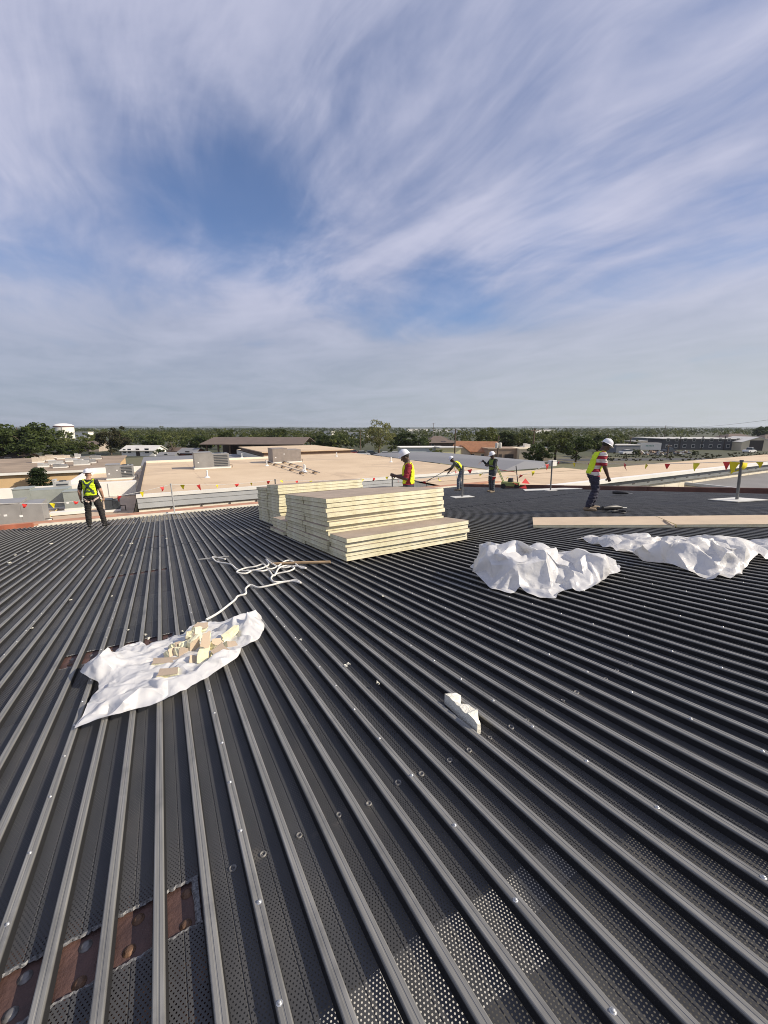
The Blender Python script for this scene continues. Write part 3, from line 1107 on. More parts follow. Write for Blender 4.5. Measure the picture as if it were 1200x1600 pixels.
def house(name, label, cat, px, dist, w, dpt, h, yaw=0.0, roof='flat', rh=1.2, wall=None, roofm=None, wins=(), doors=(), over=0.4, endwins=(), group=None, open_front=False):
    """building whose front faces the viewer (turned by yaw); wins/doors: (u across -0.5..0.5, sill, width, height)"""
    loc = far_pt(px, dist)
    e = empty(name, loc, -YAW + yaw, label, cat, group)
    hx, hy = w / 2, dpt / 2
    b = MB()
    c = [(-hx, -hy), (hx, -hy), (hx, hy), (-hx, hy)]
    if not open_front:
        for i in range(4):
            (xa, ya), (xb, yb) = c[i], c[(i + 1) % 4]
            b.poly([(xa, ya, 0), (xb, yb, 0), (xb, yb, h), (xa, ya, h)])
        if roof == 'gable':
            for s in (-1, 1):
                b.poly([(s * hx, -hy, h), (s * hx, hy, h), (s * hx, 0, h + rh)] if s > 0 else [(s * hx, hy, h), (s * hx, -hy, h), (s * hx, 0, h + rh)])
        if roof == 'gablefront':
            for s in (-1, 1):
                b.poly([(-hx, s * hy, h), (hx, s * hy, h), (0, s * hy, h + rh)])
        b.build('wall', wall, e)
    else:
        n = 9
        for i in range(n):
            for yy in (-hy + 0.3, hy - 0.3):
                b2 = MB()
                b2.box((-hx + 0.5 + (w - 1) * i / (n - 1), yy, h / 2), (0.35, 0.35, h))
                b2.build('post', wall, e)
    b = MB()
    ox, oy = hx + over, hy + over
    if roof == 'flat':
        b.box((0, 0, h + 0.09), (2 * ox, 2 * oy, 0.22))
        b.build('roof', roofm, e)
    elif roof == 'gable':
        dz = rh * over / hy
        for s in (-1, 1):
            pts = [(-ox, s * oy, h - dz), (ox, s * oy, h - dz), (ox, 0, h + rh), (-ox, 0, h + rh)]
            lo = [(x, y, z - 0.15) for x, y, z in pts]
            pts2 = [(x, y, z + 0.02) for x, y, z in pts]
            b.poly(pts2 if s < 0 else list(reversed(pts2)))
            b.poly(lo if s > 0 else list(reversed(lo)))
            for i in range(4):
                b.poly([lo[i], lo[(i + 1) % 4], pts2[(i + 1) % 4], pts2[i]])
        b.build('roof', roofm, e)
    elif roof == 'gablefront':
        dz = rh * over / hx
        for s in (-1, 1):
            pts = [(s * ox, -oy, h - dz), (s * ox, oy, h - dz), (0, oy, h + rh), (0, -oy, h + rh)]
            lo = [(x, y, z - 0.15) for x, y, z in pts]
            b.poly(pts)
            b.poly(lo)
            for i in range(4):
                b.poly([lo[i], lo[(i + 1) % 4], pts[(i + 1) % 4], pts[i]])
        b.build('roof', roofm, e)
    elif roof == 'hip':
        k = min(hx, hy) * 0.9
        r0, r1 = (-hx + k, 0, h + rh), (hx - k, 0, h + rh)
        A, B, C, D = (-ox, -oy, h), (ox, -oy, h), (ox, oy, h), (-ox, oy, h)
        b.poly([A, B, r1, r0]); b.poly([C, D, r0, r1]); b.poly([B, C, r1]); b.poly([D, A, r0]); b.poly([D, C, B, A])
        b.build('roof', roofm, e)
    for (u, s, ww, hh) in wins:
        b = MB()
        b.box((u * w, -hy - 0.02, s + hh / 2), (ww + 0.16, 0.05, hh + 0.16))
        f = b.build('window', M_WHITEPAINT, e)
        b = MB()
        b.box((u * w, -hy - 0.05, s + hh / 2), (ww, 0.04, hh))
        b.build('pane', M_GLASS, f)
    for (v, s, ww, hh) in endwins:
        b = MB()
        b.box((-hx - 0.03, v * dpt, s + hh / 2), (0.05, ww, hh))
        b.build('window', M_GLASS, e)
    for (u, s, ww, hh) in doors:
        b = MB()
        b.box((u * w, -hy - 0.03, s + hh / 2), (ww, 0.06, hh))
        b.build('door', M_DARK, e)
    return e


M_HWHITE = mat('white_siding', (0.80, 0.78, 0.72), 0.8, 0, 0.06, 0.4)
M_HYELLOW = mat('yellow_wall', (0.78, 0.72, 0.42), 0.85, 0, 0.06, 0.4)
M_STONE = mat('stone_wall', (0.42, 0.36, 0.30), 0.9, 0, 0.2, 1.2)
M_TERRA = mat('orange_shingle', (0.36, 0.17, 0.085), 0.9, 0, 0.2, 1.5)
M_BROWNROOF = mat('brown_shingle', (0.14, 0.105, 0.085), 0.9, 0, 0.15, 0.6)
M_DKBROWN = mat('dark_brown_wall', (0.12, 0.085, 0.065), 0.9, 0, 0.2, 0.6)
M_SHEDGREY = mat('grey_shed_wall', (0.20, 0.21, 0.22), 0.7, 0.1, 0.12, 0.4)
M_TANBRICK = mat('tan_brick_shade_tone', (0.34, 0.25, 0.18), 0.9, 0, 0.15, 0.8)  # tan darkened to hold the shade of the shop front
M_LITCREAM = mat('sunlit_cream_wall', (0.70, 0.60, 0.43), 0.9, 0, 0.08, 0.6)  # cream carrying the sunlit side of walls in its colour
M_PALEROOF = mat('pale_roof_sheet', (0.62, 0.60, 0.55), 0.6, 0.1, 0.1, 0.4)

# pavilion
house('open_pavilion', 'large open pavilion with dark brown gable roof behind the tan roof', 'pavilion', 408, 112, 25.0, 17, zpx(693, 104), 0.0, 'gable', 1.45, M_DKBROWN, M_BROWNROOF, over=0.9, open_front=True)
b = MB()
q = far_pt(408, 121)
b.box((0, 0, 1.6), (24, 0.3, 3.2))
o = b.build('pavilion_shade_sheet', M_DKBROWN, loc=q)  # dark sheet painting the shade beneath the pavilion roof
o.rotation_euler = (0, 0, -YAW)
tag(o, 'dark sheet standing for the shade under the open pavilion', 'screen')
# white house, sheds
house('white_house', 'white single-storey house with pale roof among the trees', 'house', 221, 116, 9.0, 7, zpx(703.5, 112), 0.06, 'gable', 1.2, M_HWHITE, M_PALEROOF, [(-0.25, 1.0, 0.9, 1.1), (0.28, 0.9, 1.1, 1.3), (-0.4, 1.0, 0.7, 1.0)], [(0.0, 0.1, 1.0, 2.1)])
house('grey_shed', 'small grey metal shed right of the white house', 'shed', 259, 100, 3.6, 3.2, zpx(711, 98), 0.1, 'gable', 0.6, M_SHEDGREY, M_METALROOF, [(0.0, 0.9, 0.8, 0.8)])
house('brown_shed', 'little white-walled shed with brown roof beside bare tree', 'shed', 276, 108, 3.4, 4, zpx(704, 106), 0.1, 'gable', 0.7, M_HWHITE, M_DKBROWN, [], [(-0.2, 0.0, 0.9, 2.0)])
house('red_lean_to', 'dark red lean-to with metal roof behind the tan roof', 'shed', 296, 104, 4.5, 5, zpx(707, 101), -0.15, 'gable', 1.0, mat('dark_red_wall', (0.16, 0.045, 0.035), 0.85), M_METALROOF, [], [(0.1, 0.0, 1.2, 2.1)])
house('low_house', 'low house with brown roof half hidden beside the big tree', 'house', 143, 138, 6.0, 6, 2.2, 0.1, 'gable', 1.2, M_STONE, M_BROWNROOF, [(0.2, 0.9, 1.0, 1.0)], [(-0.1, 0.0, 1.0, 2.0)])
house('grey_house', 'small grey-roofed house at the left behind the trees', 'house', 6, 84, 7.0, 7, 1.8, 0.3, 'gable', 1.0, M_STONE, M_BROWNROOF, [(0.2, 0.9, 1.0, 1.0)], [(-0.1, 0.0, 1.0, 2.0)])
# water tank
wt = empty('water_tank', far_pt(99.5, 300), label='white domed water storage tank rising above the left trees', cat='water tank')
rt_ = 33 / 2 / F_PX * 300 * 0.77
zt = zpx(668 - 1.5, 300)
b = MB()
b.lathe([(rt_, 0), (rt_, zt - 0.4)], 40)
b.build('shell', mat('tank_cream', (0.82, 0.79, 0.70), 0.6, 0, 0.05, 0.1), wt, True)
b = MB()
b.lathe([(rt_ * 1.004, zt - 0.4), (rt_ * 1.02, zt - 0.4), (rt_ * 1.02, zt + 0.35), (rt_ * 1.004, zt + 0.36)], 40)
b.build('rim_band', mat('tank_brown_band', (0.12, 0.05, 0.04), 0.7), wt, True)
b = MB()
hd = zpx(661.5, 300) - zt - 0.35
b.lathe([(rt_ * 1.01, zt + 0.35)] + [(rt_ * 1.0 * math.cos(a), zt + 0.36 + hd * math.sin(a)) for a in [R(x) for x in (8, 22, 38, 55, 72, 89.5)]], 40)
b.build('dome', mat('tank_white', (0.84, 0.83, 0.79), 0.55, 0, 0.04, 0.1), wt, True)
b = MB()
for i in range(8):
    pass
b.box((-rt_ * 0.05, -rt_ * 1.01, zt * 0.5), (0.5, 0.25, zt))
b.build('ladder', M_UNIT, wt)
# centre and right of centre
house('portable_classroom', 'long white portable classroom with a row of dark windows', 'building', 658, 97, 10.6, 5, zpx(699.5, 95), 0.10, 'flat', 0.2, mat('pale_blue_siding', (0.50, 0.54, 0.55), 0.8, 0, 0.06, 0.4), M_HWHITE, [(-0.44 + 0.125 * i, 0.75, 0.62, 1.35) for i in range(8)], over=0.25)
house('yellow_block', 'low pale yellow block right of the portable classroom', 'building', 701, 92, 4.6, 5, zpx(700, 90), 0.10, 'flat', 0.2, M_HYELLOW, M_PALEROOF, [], over=0.3)
house('orange_roof_house', 'stone house with orange shingle roof right of the yellow block', 'house', 745, 96, 9.0, 8.0, zpx(704, 92), -0.5, 'gable', 2.0, M_LITCREAM, M_TERRA, [(0.05, 0.7, 0.8, 1.3), (0.32, 0.7, 0.8, 1.3)], [(-0.25, 0.0, 1.2, 2.0)], over=0.5, endwins=[(0.1, 0.4, 2.2, 1.7)])
house('stone_porch', 'small gabled stone porch on the orange-roofed house front', 'porch', 722, 91.5, 3.8, 2.5, 2.5, 0.0, 'gablefront', 1.5, M_STONE, M_TERRA, [], [(0.0, 0.0, 1.6, 2.0)], over=0.3)
house('brown_roof_house', 'dark house with brown hipped roof above the portable classroom', 'house', 684, 150, 11, 9, zpx(692, 146), 0.2, 'hip', 2.4, M_DKBROWN, M_BROWNROOF, [(-0.3, 0.9, 1, 1.2)], over=0.7)
house('tan_brick_shop', 'flat brick shop, front coloured in shade, with dark opening behind the leaning worker', 'shop', 787, 92, 9.0, 8, zpx(702, 88), 0.05, 'flat', 0.2, M_TANBRICK, M_TANBRICK, [(0.30, 1.0, 0.9, 1.0)], [(-0.28, 0.0, 2.2, 2.2), (0.02, 0.0, 2.0, 2.2)], over=0.1)
house('cream_block_shop', 'cream flat-roofed block with one dark window beside the brick shop', 'shop', 822, 90, 4.4, 8, zpx(702.5, 86), -0.05, 'flat', 0.2, M_LITCREAM, M_LITCREAM, [(0.12, 0.6, 1.1, 1.4)], over=0.1)
house('cream_annex_shop', 'lower cream annex at the far edge of the cream block', 'shop', 838, 96, 5.0, 7, zpx(700.5, 92), -0.05, 'flat', 0.2, M_LITCREAM, M_PALEROOF, [], over=0.1)
p = far_pt(825, 92)
hvac('white roof cooler on top of the cream flat block', p.x, p.y, zpx(702.5, 90) + 0.2, 1.3, 1.1, 0.9, M_WHITEPAINT, -YAW, False, 0)
# right yard
house('grey_yard_shed', 'grey corrugated yard shed right of the dark trees', 'shed', 975, 132, 8.0, 7, zpx(696, 128), 0.05, 'flat', 0.2, M_SHEDGREY, M_PALEROOF, [], over=0.15)
house('yard_lean_to', 'tan open-fronted lean-to behind the grey yard shed', 'shed', 1000, 160, 7, 5, 2.6, 0.1, 'flat', 0.2, M_TANBRICK, M_PALEROOF, [], [(0.1, 0.0, 2.5, 2.0)])
wh = house('motel_block', 'long two-storey dark grey block with window rows at the right', 'building', 1094, 150, 31.0, 9, zpx(686, 146), -0.06, 'flat', 0.25, mat('grey_wall_in_shade', (0.075, 0.075, 0.08), 0.8, 0, 0.12, 0.3), M_PALEROOF,  # grey wall coloured darker for its shaded long side
           [(-0.44 + 0.098 * i, 0.9, 1.0, 1.0) for i in range(10)] + [(-0.44 + 0.098 * i, 3.2, 1.0, 1.0) for i in range(10)], [(-0.30 + 0.25 * i, 0, 0.4, 5.0) for i in range(3)], over=0.5)
house('long_store', 'long low grey store with pale roof behind the slate block', 'building', 1060, 185, 34.0, 12, zpx(684.5, 180), -0.04, 'flat', 0.25, M_SHEDGREY, M_PALEROOF, [], over=0.4)
house('cream_gable_end', 'cream gabled barn end with wide dark doorway at the right', 'barn', 1168, 146, 10.5, 12, zpx(690, 142), -0.10, 'gablefront', 1.7, M_LITCREAM, M_PALEROOF, [], [(-0.05, 0.0, 4.4, 3.6)], over=0.2)
house('roof_house', 'brown hip-roofed house behind the slate block roof', 'house', 1150, 210, 14, 9, zpx(684, 205), 0.0, 'hip', 2.0, M_DKBROWN, M_BROWNROOF, [], over=0.5)
house('far_grey_house', 'grey house at the right frame edge', 'house', 1200, 165, 9, 9, 3.2, 0.0, 'hip', 2.0, M_DKBROWN, M_BROWNROOF, [(-0.3, 1, 1, 1)], over=0.5)
# truck trailer with printed side
tr = empty('truck_trailer', far_pt(1018, 136), -YAW - 0.1, label='white box trailer parked before the slate block', cat='trailer')
b = MB()
b.box((0, 0, 1.75), (6.6, 2.4, 2.3))
b.build('box', mat('trailer_white', (0.72, 0.70, 0.63), 0.6, 0, 0.08, 0.5), tr)
for i in range(4):
    for s in (-1, 1):
        b = MB()
        b.tube([(1.2 + (i % 2) * 1.1 - (2.9 if i > 1 else 0) * 0, s * 0.9 - 0.15, 0.45), (1.2 + (i % 2) * 1.1, s * 0.9 + 0.15, 0.45)], 0.45, 10)
        if i < 2:
            b.build('wheel', M_DARK, tr)
b = MB()
for i in range(6):
    b.box((-1.5 + i * 0.45, -1.206, 1.95), (0.3, 0.01, 0.42))
pr = b.build('side_print', mat('print_green', (0.2, 0.33, 0.25), 0.6), tr)
pr['kind'] = 'stuff'


def car(label, px, dist, yaw, m, pickup=False, group='vehicles parked beyond the school'):
    e = empty('parked_car' if not pickup else 'pickup_truck', far_pt(px, dist), -YAW + yaw, label, 'car' if not pickup else 'truck', group)
    b = MB()
    prof = [(-2.2, 0.35), (-2.25, 0.75), (-2.1, 0.95), (-1.2, 1.02), (1.1, 1.02), (2.05, 0.88), (2.2, 0.6), (2.15, 0.35)]
    rows = [[(x, s, z) for x, z in prof] for s in (-0.88, 0.88)]
    b.grid(rows, close=True)
    b.poly([(x, -0.88, z) for x, z in prof])
    b.poly([(x, 0.88, z) for x, z in reversed(prof)])
    b.build('body', m, e)
    cab = [(-1.6, 1.0), (-1.0, 1.52), (0.45, 1.55), (1.15, 1.0)] if not pickup else [(-0.5, 1.0), (-0.35, 1.7), (0.6, 1.7), (1.2, 1.0)]
    b = MB()
    rows = [[(x, s * (0.8 if z < 1.1 else 0.66), z) for x, z in cab] for s in (-1, 1)]
    b.grid(rows, close=True)
    b.poly(rows[0])
    b.poly(list(reversed(rows[1])))
    b.build('windows', M_GLASS, e)
    b = MB()
    b.box(((cab[1][0] + cab[2][0]) / 2, 0, cab[1][1] + 0.03), (cab[2][0] - cab[1][0], 1.3, 0.05))
    b.build('roof', m, e)
    for x in (-1.35, 1.4):
        for s in (-1, 1):
            b = MB()
            b.tube([(x, s * 0.72, 0.33), (x, s * 0.92, 0.33)], 0.33, 12)
            b.build('wheel', M_DARK, e)
    return e


M_CARW = mat('car_white', (0.75, 0.75, 0.73), 0.3)
M_CARD = mat('car_dark', (0.05, 0.055, 0.065), 0.3)
M_CARR = mat('car_red', (0.3, 0.05, 0.04), 0.3)
car('white car parked left of the worker in maroon', 566, 112, 0.1, M_CARW)
car('dark car parked under the pale leafy tree', 580, 114, 0.1, M_CARD)
car('white car parked just right of the pale tree', 603, 108, 0.05, M_CARW)
car('second white car right of the pale tree', 619, 110, 0.05, M_CARW)
car('red-brown car parked by the pavilion end', 552, 118, 0.1, M_CARR)
car('white pickup by the barn doorway', 1178, 128, 0.4, M_CARW, True)
car('dark pickup beside the white trailer', 1050, 128, 0.2, M_CARD, True)
car('white van-like car in the junk yard', 985, 120, 0.2, M_CARW)
for i, (px, dd) in enumerate(((1002, 122), (1012, 118), (1030, 121), (1066, 119), (1080, 124), (1042, 116))):
    b = MB()
    rr = random.Random(i)
    for j in range(14):
        q = Matrix.Translation((rr.uniform(-2, 2), rr.uniform(-1, 1), rr.uniform(0.1, 0.9))) @ Matrix.Rotation(rr.uniform(0, 3), 4, (rr.random(), rr.random(), 1))
        b.box(None, (rr.uniform(0.3, 1.4), rr.uniform(0.2, 0.8), rr.uniform(0.1, 0.5)), mi=rr.randrange(3), mat4=q)
    o = b.build('junk_pile', [M_PALEROOF, M_SHEDGREY, M_TANBRICK], loc=far_pt(px, dd))
    tag(o, 'heap of pale scrap material in the yard before the slate block', 'junk pile', 'junk piles in the yard')
    o['kind'] = 'stuff'
# asphalt road in front of the yard and car park
M_ASPH = mat('asphalt', (0.06, 0.06, 0.062), 0.9, 0, 0.2, 0.5)
b = MB()
a, c = far_pt(880, 100, 0.03), far_pt(1500, 108, 0.03)
d1 = (c - a).normalized()
nrm = Vector((-d1.y, d1.x, 0))
b.poly([a - nrm * 3.5, c - nrm * 3.5, c + nrm * 3.5, a + nrm * 3.5])
tag(b.build('road', M_ASPH), kind='structure')
b = MB()
a, c = far_pt(490, 113, 0.03), far_pt(660, 112, 0.03)
d1 = (c - a).normalized()
nrm = Vector((-d1.y, d1.x, 0))
b.poly([a - nrm * 9, c - nrm * 9, c + nrm * 9, a + nrm * 9])
tag(b.build('car_park_pavement', M_ASPH), kind='structure')

# poles and wires
M_POLE = mat('pole_wood', (0.12, 0.085, 0.06), 0.9, 0, 0.2, 2)


def pole(label, px, dist, py_top, arms=1, tf=0):
    h = zpx(py_top, dist)
    e = empty('utility_pole', far_pt(px, dist), -YAW + 0.4, label, 'utility pole', 'utility poles')
    b = MB()
    b.tube([(0, 0, 0), (0, 0, h)], [0.19, 0.12], 8)
    b.build('pole', M_POLE, e)
    for i in range(arms):
        b = MB()
        b.box((0, -0.12, h - 0.5 - i * 0.9), (2.2, 0.1, 0.12))
        a = b.build('crossarm', M_POLE, e)
        for x in (-1.0, -0.4, 0.4, 1.0):
            b = MB()
            b.lathe([(0.05, 0), (0.07, 0.06), (0.04, 0.14), (0.0001, 0.16)], 8, (x, -0.12, h - 0.44 - i * 0.9))
            b.build('insulator', M_UNITLT, a)
    for i in range(tf):
        b = MB()
        x = -0.42 + i * 0.84
        b.lathe([(0.0001, -0.55), (0.3, -0.55), (0.32, -0.45), (0.32, 0.4), (0.26, 0.5), (0.0001, 0.55)], 12, (x, -0.1, h - 1.9))
        b.build('transformer', M_PALEROOF, e)
    return e


pole('utility pole behind the orange-roofed house', 712, 88, 670, 0)
pole('utility pole with two grey transformers above the brick shop', 780, 82, 681, 0, 2)
pole('utility pole at the left edge of the dark right-hand trees', 835.5, 86, 669, 1)
pole('far utility pole on the horizon beside the pale tree', 677, 240, 661, 1)
pole('utility pole behind the hard hat of the striped-shirt worker', 951, 120, 679, 0)
pole('slim pole left of the slate block', 988, 140, 681, 1)
pole('utility pole before the middle of the slate block', 1049, 110, 694, 1)
pole('slim far pole above the slate block roof', 1127, 190, 677, 1)
pole('slim pole left of the pale tree', 562.5, 120, 672, 0)
pole('slim pole at the far end of the pavilion', 490, 135, 679, 0)
b = MB()
A, B = far_pt(1300, 62, zpx(641, 62)), far_pt(1040, 260, zpx(665.5, 260))
pts = []
for i in range(25):
    s = i / 24
    q = A.lerp(B, s)
    q.z -= 4 * s * (1 - s) * 1.6
    pts.append(q)
b.tube(pts, 0.028, 5)
tag(b.build('power_line', M_DARK), 'thin overhead wire sagging across the sky at the right', 'power line')
pole('far pole carrying the overhead wire over the right woods', 1040, 260, 664.5, 1)
pole('near pole carrying the overhead wire beyond the frame edge', 1300, 62, 636, 1)

# ------------------------------------------------------------------ trees
L_DARK = leaf_mat('leaf_dark', (0.026, 0.042, 0.012), (0.100, 0.130, 0.036))
L_MID = leaf_mat('leaf_mid', (0.046, 0.064, 0.016), (0.180, 0.195, 0.055))
L_PALE = leaf_mat('leaf_pale', (0.075, 0.090, 0.030), (0.21, 0.21, 0.075))
L_BROWN = leaf_mat('leaf_brown', (0.032, 0.034, 0.014), (0.085, 0.080, 0.034))
L_PINE = leaf_mat('leaf_conifer', (0.012, 0.025, 0.010), (0.045, 0.065, 0.025))
M_BARK = mat('bark', (0.10, 0.075, 0.055), 0.95, 0, 0.3, 4)


def leaf_cloud(n_clump, per, rx, ry, rz, zc, size, seed, gap=0.25, conifer=False):
    """leaf-sized faces gathered in clumps through a crown volume"""
    g = np.random.default_rng(seed)
    d = g.normal(size=(n_clump, 3))
    d /= np.linalg.norm(d, axis=1)[:, None]
    rad = g.uniform(0.35, 1.0, n_clump) ** 0.6
    lob = 1 + 0.28 * np.sin(3 * np.arctan2(d[:, 1], d[:, 0]) + seed) + 0.15 * g.normal(size=n_clump)
    c = d * (rad * lob)[:, None] * np.array([rx, ry, rz])
    if conifer:
        h = g.uniform(0, 1, n_clump)
        ang = g.uniform(0, 6.28, n_clump)
        r = (1 - h) * np.sqrt(g.uniform(0.2, 1, n_clump)) + 0.05
        c = np.stack([np.cos(ang) * r * rx, np.sin(ang) * r * ry, (h * 2 - 1) * rz], 1)
    c[:, 2] += zc
    cr = g.uniform(0.16, 0.34, n_clump) * (rx + rz) / 2
    off_ = g.normal(size=(n_clump, per, 3))
    off_ /= np.linalg.norm(off_, axis=2)[:, :, None]
    off_ *= (g.uniform(0.25, 1.0, (n_clump, per)) ** 0.5)[:, :, None] * cr[:, None, None]
    off_[:, :, 2] *= 0.7
    P = (c[:, None, :] + off_).reshape(-1, 3)
    n = len(P)
    a = g.normal(size=(n, 3))
    a /= np.linalg.norm(a, axis=1)[:, None]
    bb = np.cross(a, g.normal(size=(n, 3)))
    bb /= np.linalg.norm(bb, axis=1)[:, None]
    s = size * g.uniform(0.55, 1.3, n)[:, None]
    V = np.stack([P - a * s, P + bb * s * 0.55, P + a * s, P - bb * s * 0.55], 1).reshape(-1, 3)
    return V


def cloud_mesh(name, V, m):
    n = len(V) // 4
    me = bpy.data.meshes.new(name)
    me.vertices.add(len(V))
    me.vertices.foreach_set('co', V.astype(np.float32).ravel())
    me.loops.add(len(V))
    me.loops.foreach_set('vertex_index', np.arange(len(V), dtype=np.int32))
    me.polygons.add(n)
    me.polygons.foreach_set('loop_start', np.arange(0, len(V), 4, dtype=np.int32))
    me.polygons.foreach_set('loop_total', np.full(n, 4, dtype=np.int32))
    me.materials.append(m)
    me.update(calc_edges=True)
    me.validate()
    return me


def trunk_mesh(h, r, spread, seed, n_limb=7, bare=False):
    rr = random.Random(seed)
    b = MB()
    pts = [(0, 0, -0.1), (rr.uniform(-.1, .1), rr.uniform(-.1, .1), h * 0.3), (rr.uniform(-.3, .3), rr.uniform(-.3, .3), h * 0.6), (rr.uniform(-.3, .3), rr.uniform(-.3, .3), h * 0.9)]
    b.tube(pts, [r, r * 0.8, r * 0.5, r * 0.15], 8)
    for i in range(n_limb):
        a = 6.28 * i / n_limb + rr.uniform(-.4, .4)
        z0 = h * rr.uniform(0.25, 0.55)
        L = spread * rr.uniform(0.5, 0.85)
        p0 = Vector((0, 0, z0))
        p1 = Vector((math.cos(a) * L * 0.5, math.sin(a) * L * 0.5, z0 + h * 0.16))
        p2 = Vector((math.cos(a) * L, math.sin(a) * L, z0 + h * rr.uniform(0.22, 0.4)))
        b.tube([p0, p1, p2], [r * 0.45, r * 0.28, r * 0.08], 6)
        if bare:
            for k in range(3):
                q = p1.lerp(p2, 0.3 + 0.25 * k)
                b.tube([q, q + Vector((rr.uniform(-.6, .6), rr.uniform(-.6, .6), rr.uniform(.4, 1.0)))], [r * 0.12, r * 0.03], 4)
    return b.mesh('trunk', M_BARK, True)


# unit trees: 8 m tall
TREES = {}
for nm, lm, sd, rx, rz, zc, ncl, per, sz in (('dark', L_DARK, 1, 3.6, 3.0, 5.0, 46, 110, 0.26), ('mid', L_MID, 2, 3.4, 3.0, 5.0, 40, 105, 0.26), ('round', L_DARK, 5, 4.4, 2.6, 4.7, 52, 110, 0.27),
                                           ('pale', L_PALE, 3, 3.3, 3.3, 5.0, 34, 70, 0.20), ('brown', L_BROWN, 4, 3.2, 3.1, 4.9, 36, 95, 0.25), ('mid2', L_MID, 8, 4.0, 2.7, 4.9, 44, 105, 0.26)):
    TREES[nm] = (trunk_mesh(7.2, 0.26, rx, sd), cloud_mesh('crown', leaf_cloud(ncl, per, rx, rx * 0.95, rz, zc, sz, sd), lm))
TREES['conifer'] = (trunk_mesh(7.4, 0.16, 1.5, 9), cloud_mesh('crown', leaf_cloud(70, 60, 2.4, 2.4, 3.9, 4.2, 0.22, 9, conifer=True), L_PINE))


def tree(label, kind, px, dist, py_top, width=1.0, group='trees beyond the school', name='tree'):
    h = zpx(py_top, dist)
    s = h / 8.2
    tm, cm_ = TREES[kind]
    e = empty(name, far_pt(px, dist), random.uniform(0, 6.28), label, 'tree', group)
    e.scale = (s * width, s * width, s)
    put('trunk', tm, e)
    put('crown', cm_, e)
    return e


tree('large dark spreading tree left of the water tank', 'round', 30, 84, 651, 1.25)
tree('dark tree half out of frame at the far left', 'dark', -4, 84, 664, 1.4)
tree('smaller dark tree just below the water tank', 'dark', 84, 90, 692, 1.5)
tree('low bushy tree between water tank and white house', 'mid', 118, 104, 688, 1.5)
tree('tall brownish tree right of the water tank', 'brown', 168, 118, 671, 1.1)
tree('brownish tree left of the white house', 'brown', 184, 122, 669, 1.0)
tree('dark tree behind the white house roof', 'dark', 236, 130, 676, 1.1)
tree('bushy dark tree at the white house corner', 'dark', 245, 108, 700, 1.1)
tree('dark round tree left of the pavilion roof', 'round', 308, 112, 676, 1.15)
tree('green tree behind the pavilion left slope', 'mid', 352, 150, 671, 1.1)
tree('green tree behind the pavilion ridge', 'mid2', 432, 150, 667, 1.2)
tree('dark tree right of the pavilion eave', 'dark', 503, 130, 676, 1.2)
tree('dark wide tree further right of the pavilion', 'round', 530, 135, 675, 1.2)
tree('pale airy tree standing left of the maroon-shirt worker', 'pale', 592, 100, 656, 1.0)
tree('dark tree directly right of the pale airy tree', 'dark', 632, 118, 672, 1.2)
tree('dark low tree behind the portable classroom', 'round', 655, 122, 678, 1.2)
tree('green tree behind the orange-roofed house', 'mid', 764, 118, 669, 1.2)
tree('tall dark tree above the brick shop', 'dark', 788, 122, 671, 1.2)
tree('green tree behind the brick shop transformers', 'mid2', 812, 120, 674, 1.2)
tree('dark bushy tree nearest the rake with pale blossom gaps', 'dark', 846, 78, 690, 1.1)
tree('big green tree left of the striped-shirt worker', 'mid2', 872, 96, 671, 1.25)
tree('dark green tree behind the striped-shirt worker', 'round', 905, 92, 674, 1.2)
tree('dark tree right of the striped-shirt worker hat', 'dark', 938, 110, 676, 1.1)
tree('small round tree in the junk yard', 'mid', 1000, 112, 702, 1.2)
tree('low tree before the slate block', 'mid', 1092, 112, 704, 1.3)
tree('dark tree at the right frame edge behind the barn', 'dark', 1192, 230, 664, 1.0)
tree('round bush by the portable classroom end', 'mid', 682, 88, 702, 1.1)
tree('small conifer-like tree before the tan classroom wall', 'conifer', 46, 39.5, 733, 1.35, name='small_tree')
bt = empty('bare_tree', far_pt(265, 106), 0.4, 'bare pale dead tree right of the white house', 'tree')
put('trunk', trunk_mesh(zpx(686, 106), 0.22, 2.0, 21, 6, True), bt)

# the woods that run to the horizon read as one mass
g = np.random.default_rng(5)
parts = []
for band, (d0, d1, n, hmin, hmax) in enumerate(((125, 220, 260, 4.2, 6.4), (220, 500, 620, 4.5, 7.0), (500, 1400, 800, 5.0, 7.8), (1400, 3200, 500, 6, 9.0))):
    for i in range(n):
        D = d0 + (d1 - d0) * g.random()
        az = g.uniform(-50, 50)
        u = math.tan(math.radians(az))
        px = CX + u * F_PX
        if band == 0 and (1000 < px < 1210 or 620 < px < 720 or 560 < px < 600):
            continue
        if band == 1 and 940 < px < 1210 and D < 280:
            continue
        if band >= 1 and 590 < px < 720 and g.random() < 0.6:
            continue
        h = g.uniform(hmin, hmax)
        wdt = h * g.uniform(0.5, 0.8) * (1 + 0.25 * band)
        base = far_pt(px, D)
        k = (10, 9, 7, 6)[band]
        per = (26, 20, 13, 10)[band]
        V = leaf_cloud(k, per, wdt, wdt, h * 0.42, h * 0.55, (0.38, 0.5, 0.9, 1.6)[band], int(g.integers(1e9)))
        parts.append((band, V + np.array([base.x, base.y, 0.0])))
for nm, sel, lm in (('near_woods', (0, 1), L_MID), ('far_woods', (2, 3), L_DARK)):
    V = np.concatenate([v for bnd, v in parts if bnd in sel])
    o = put(nm, cloud_mesh(nm, V, lm))
    tag(o, 'continuous belt of dark green trees running along the horizon' if nm == 'near_woods' else 'distant woodland fading out below the horizon', 'woods', kind='stuff')
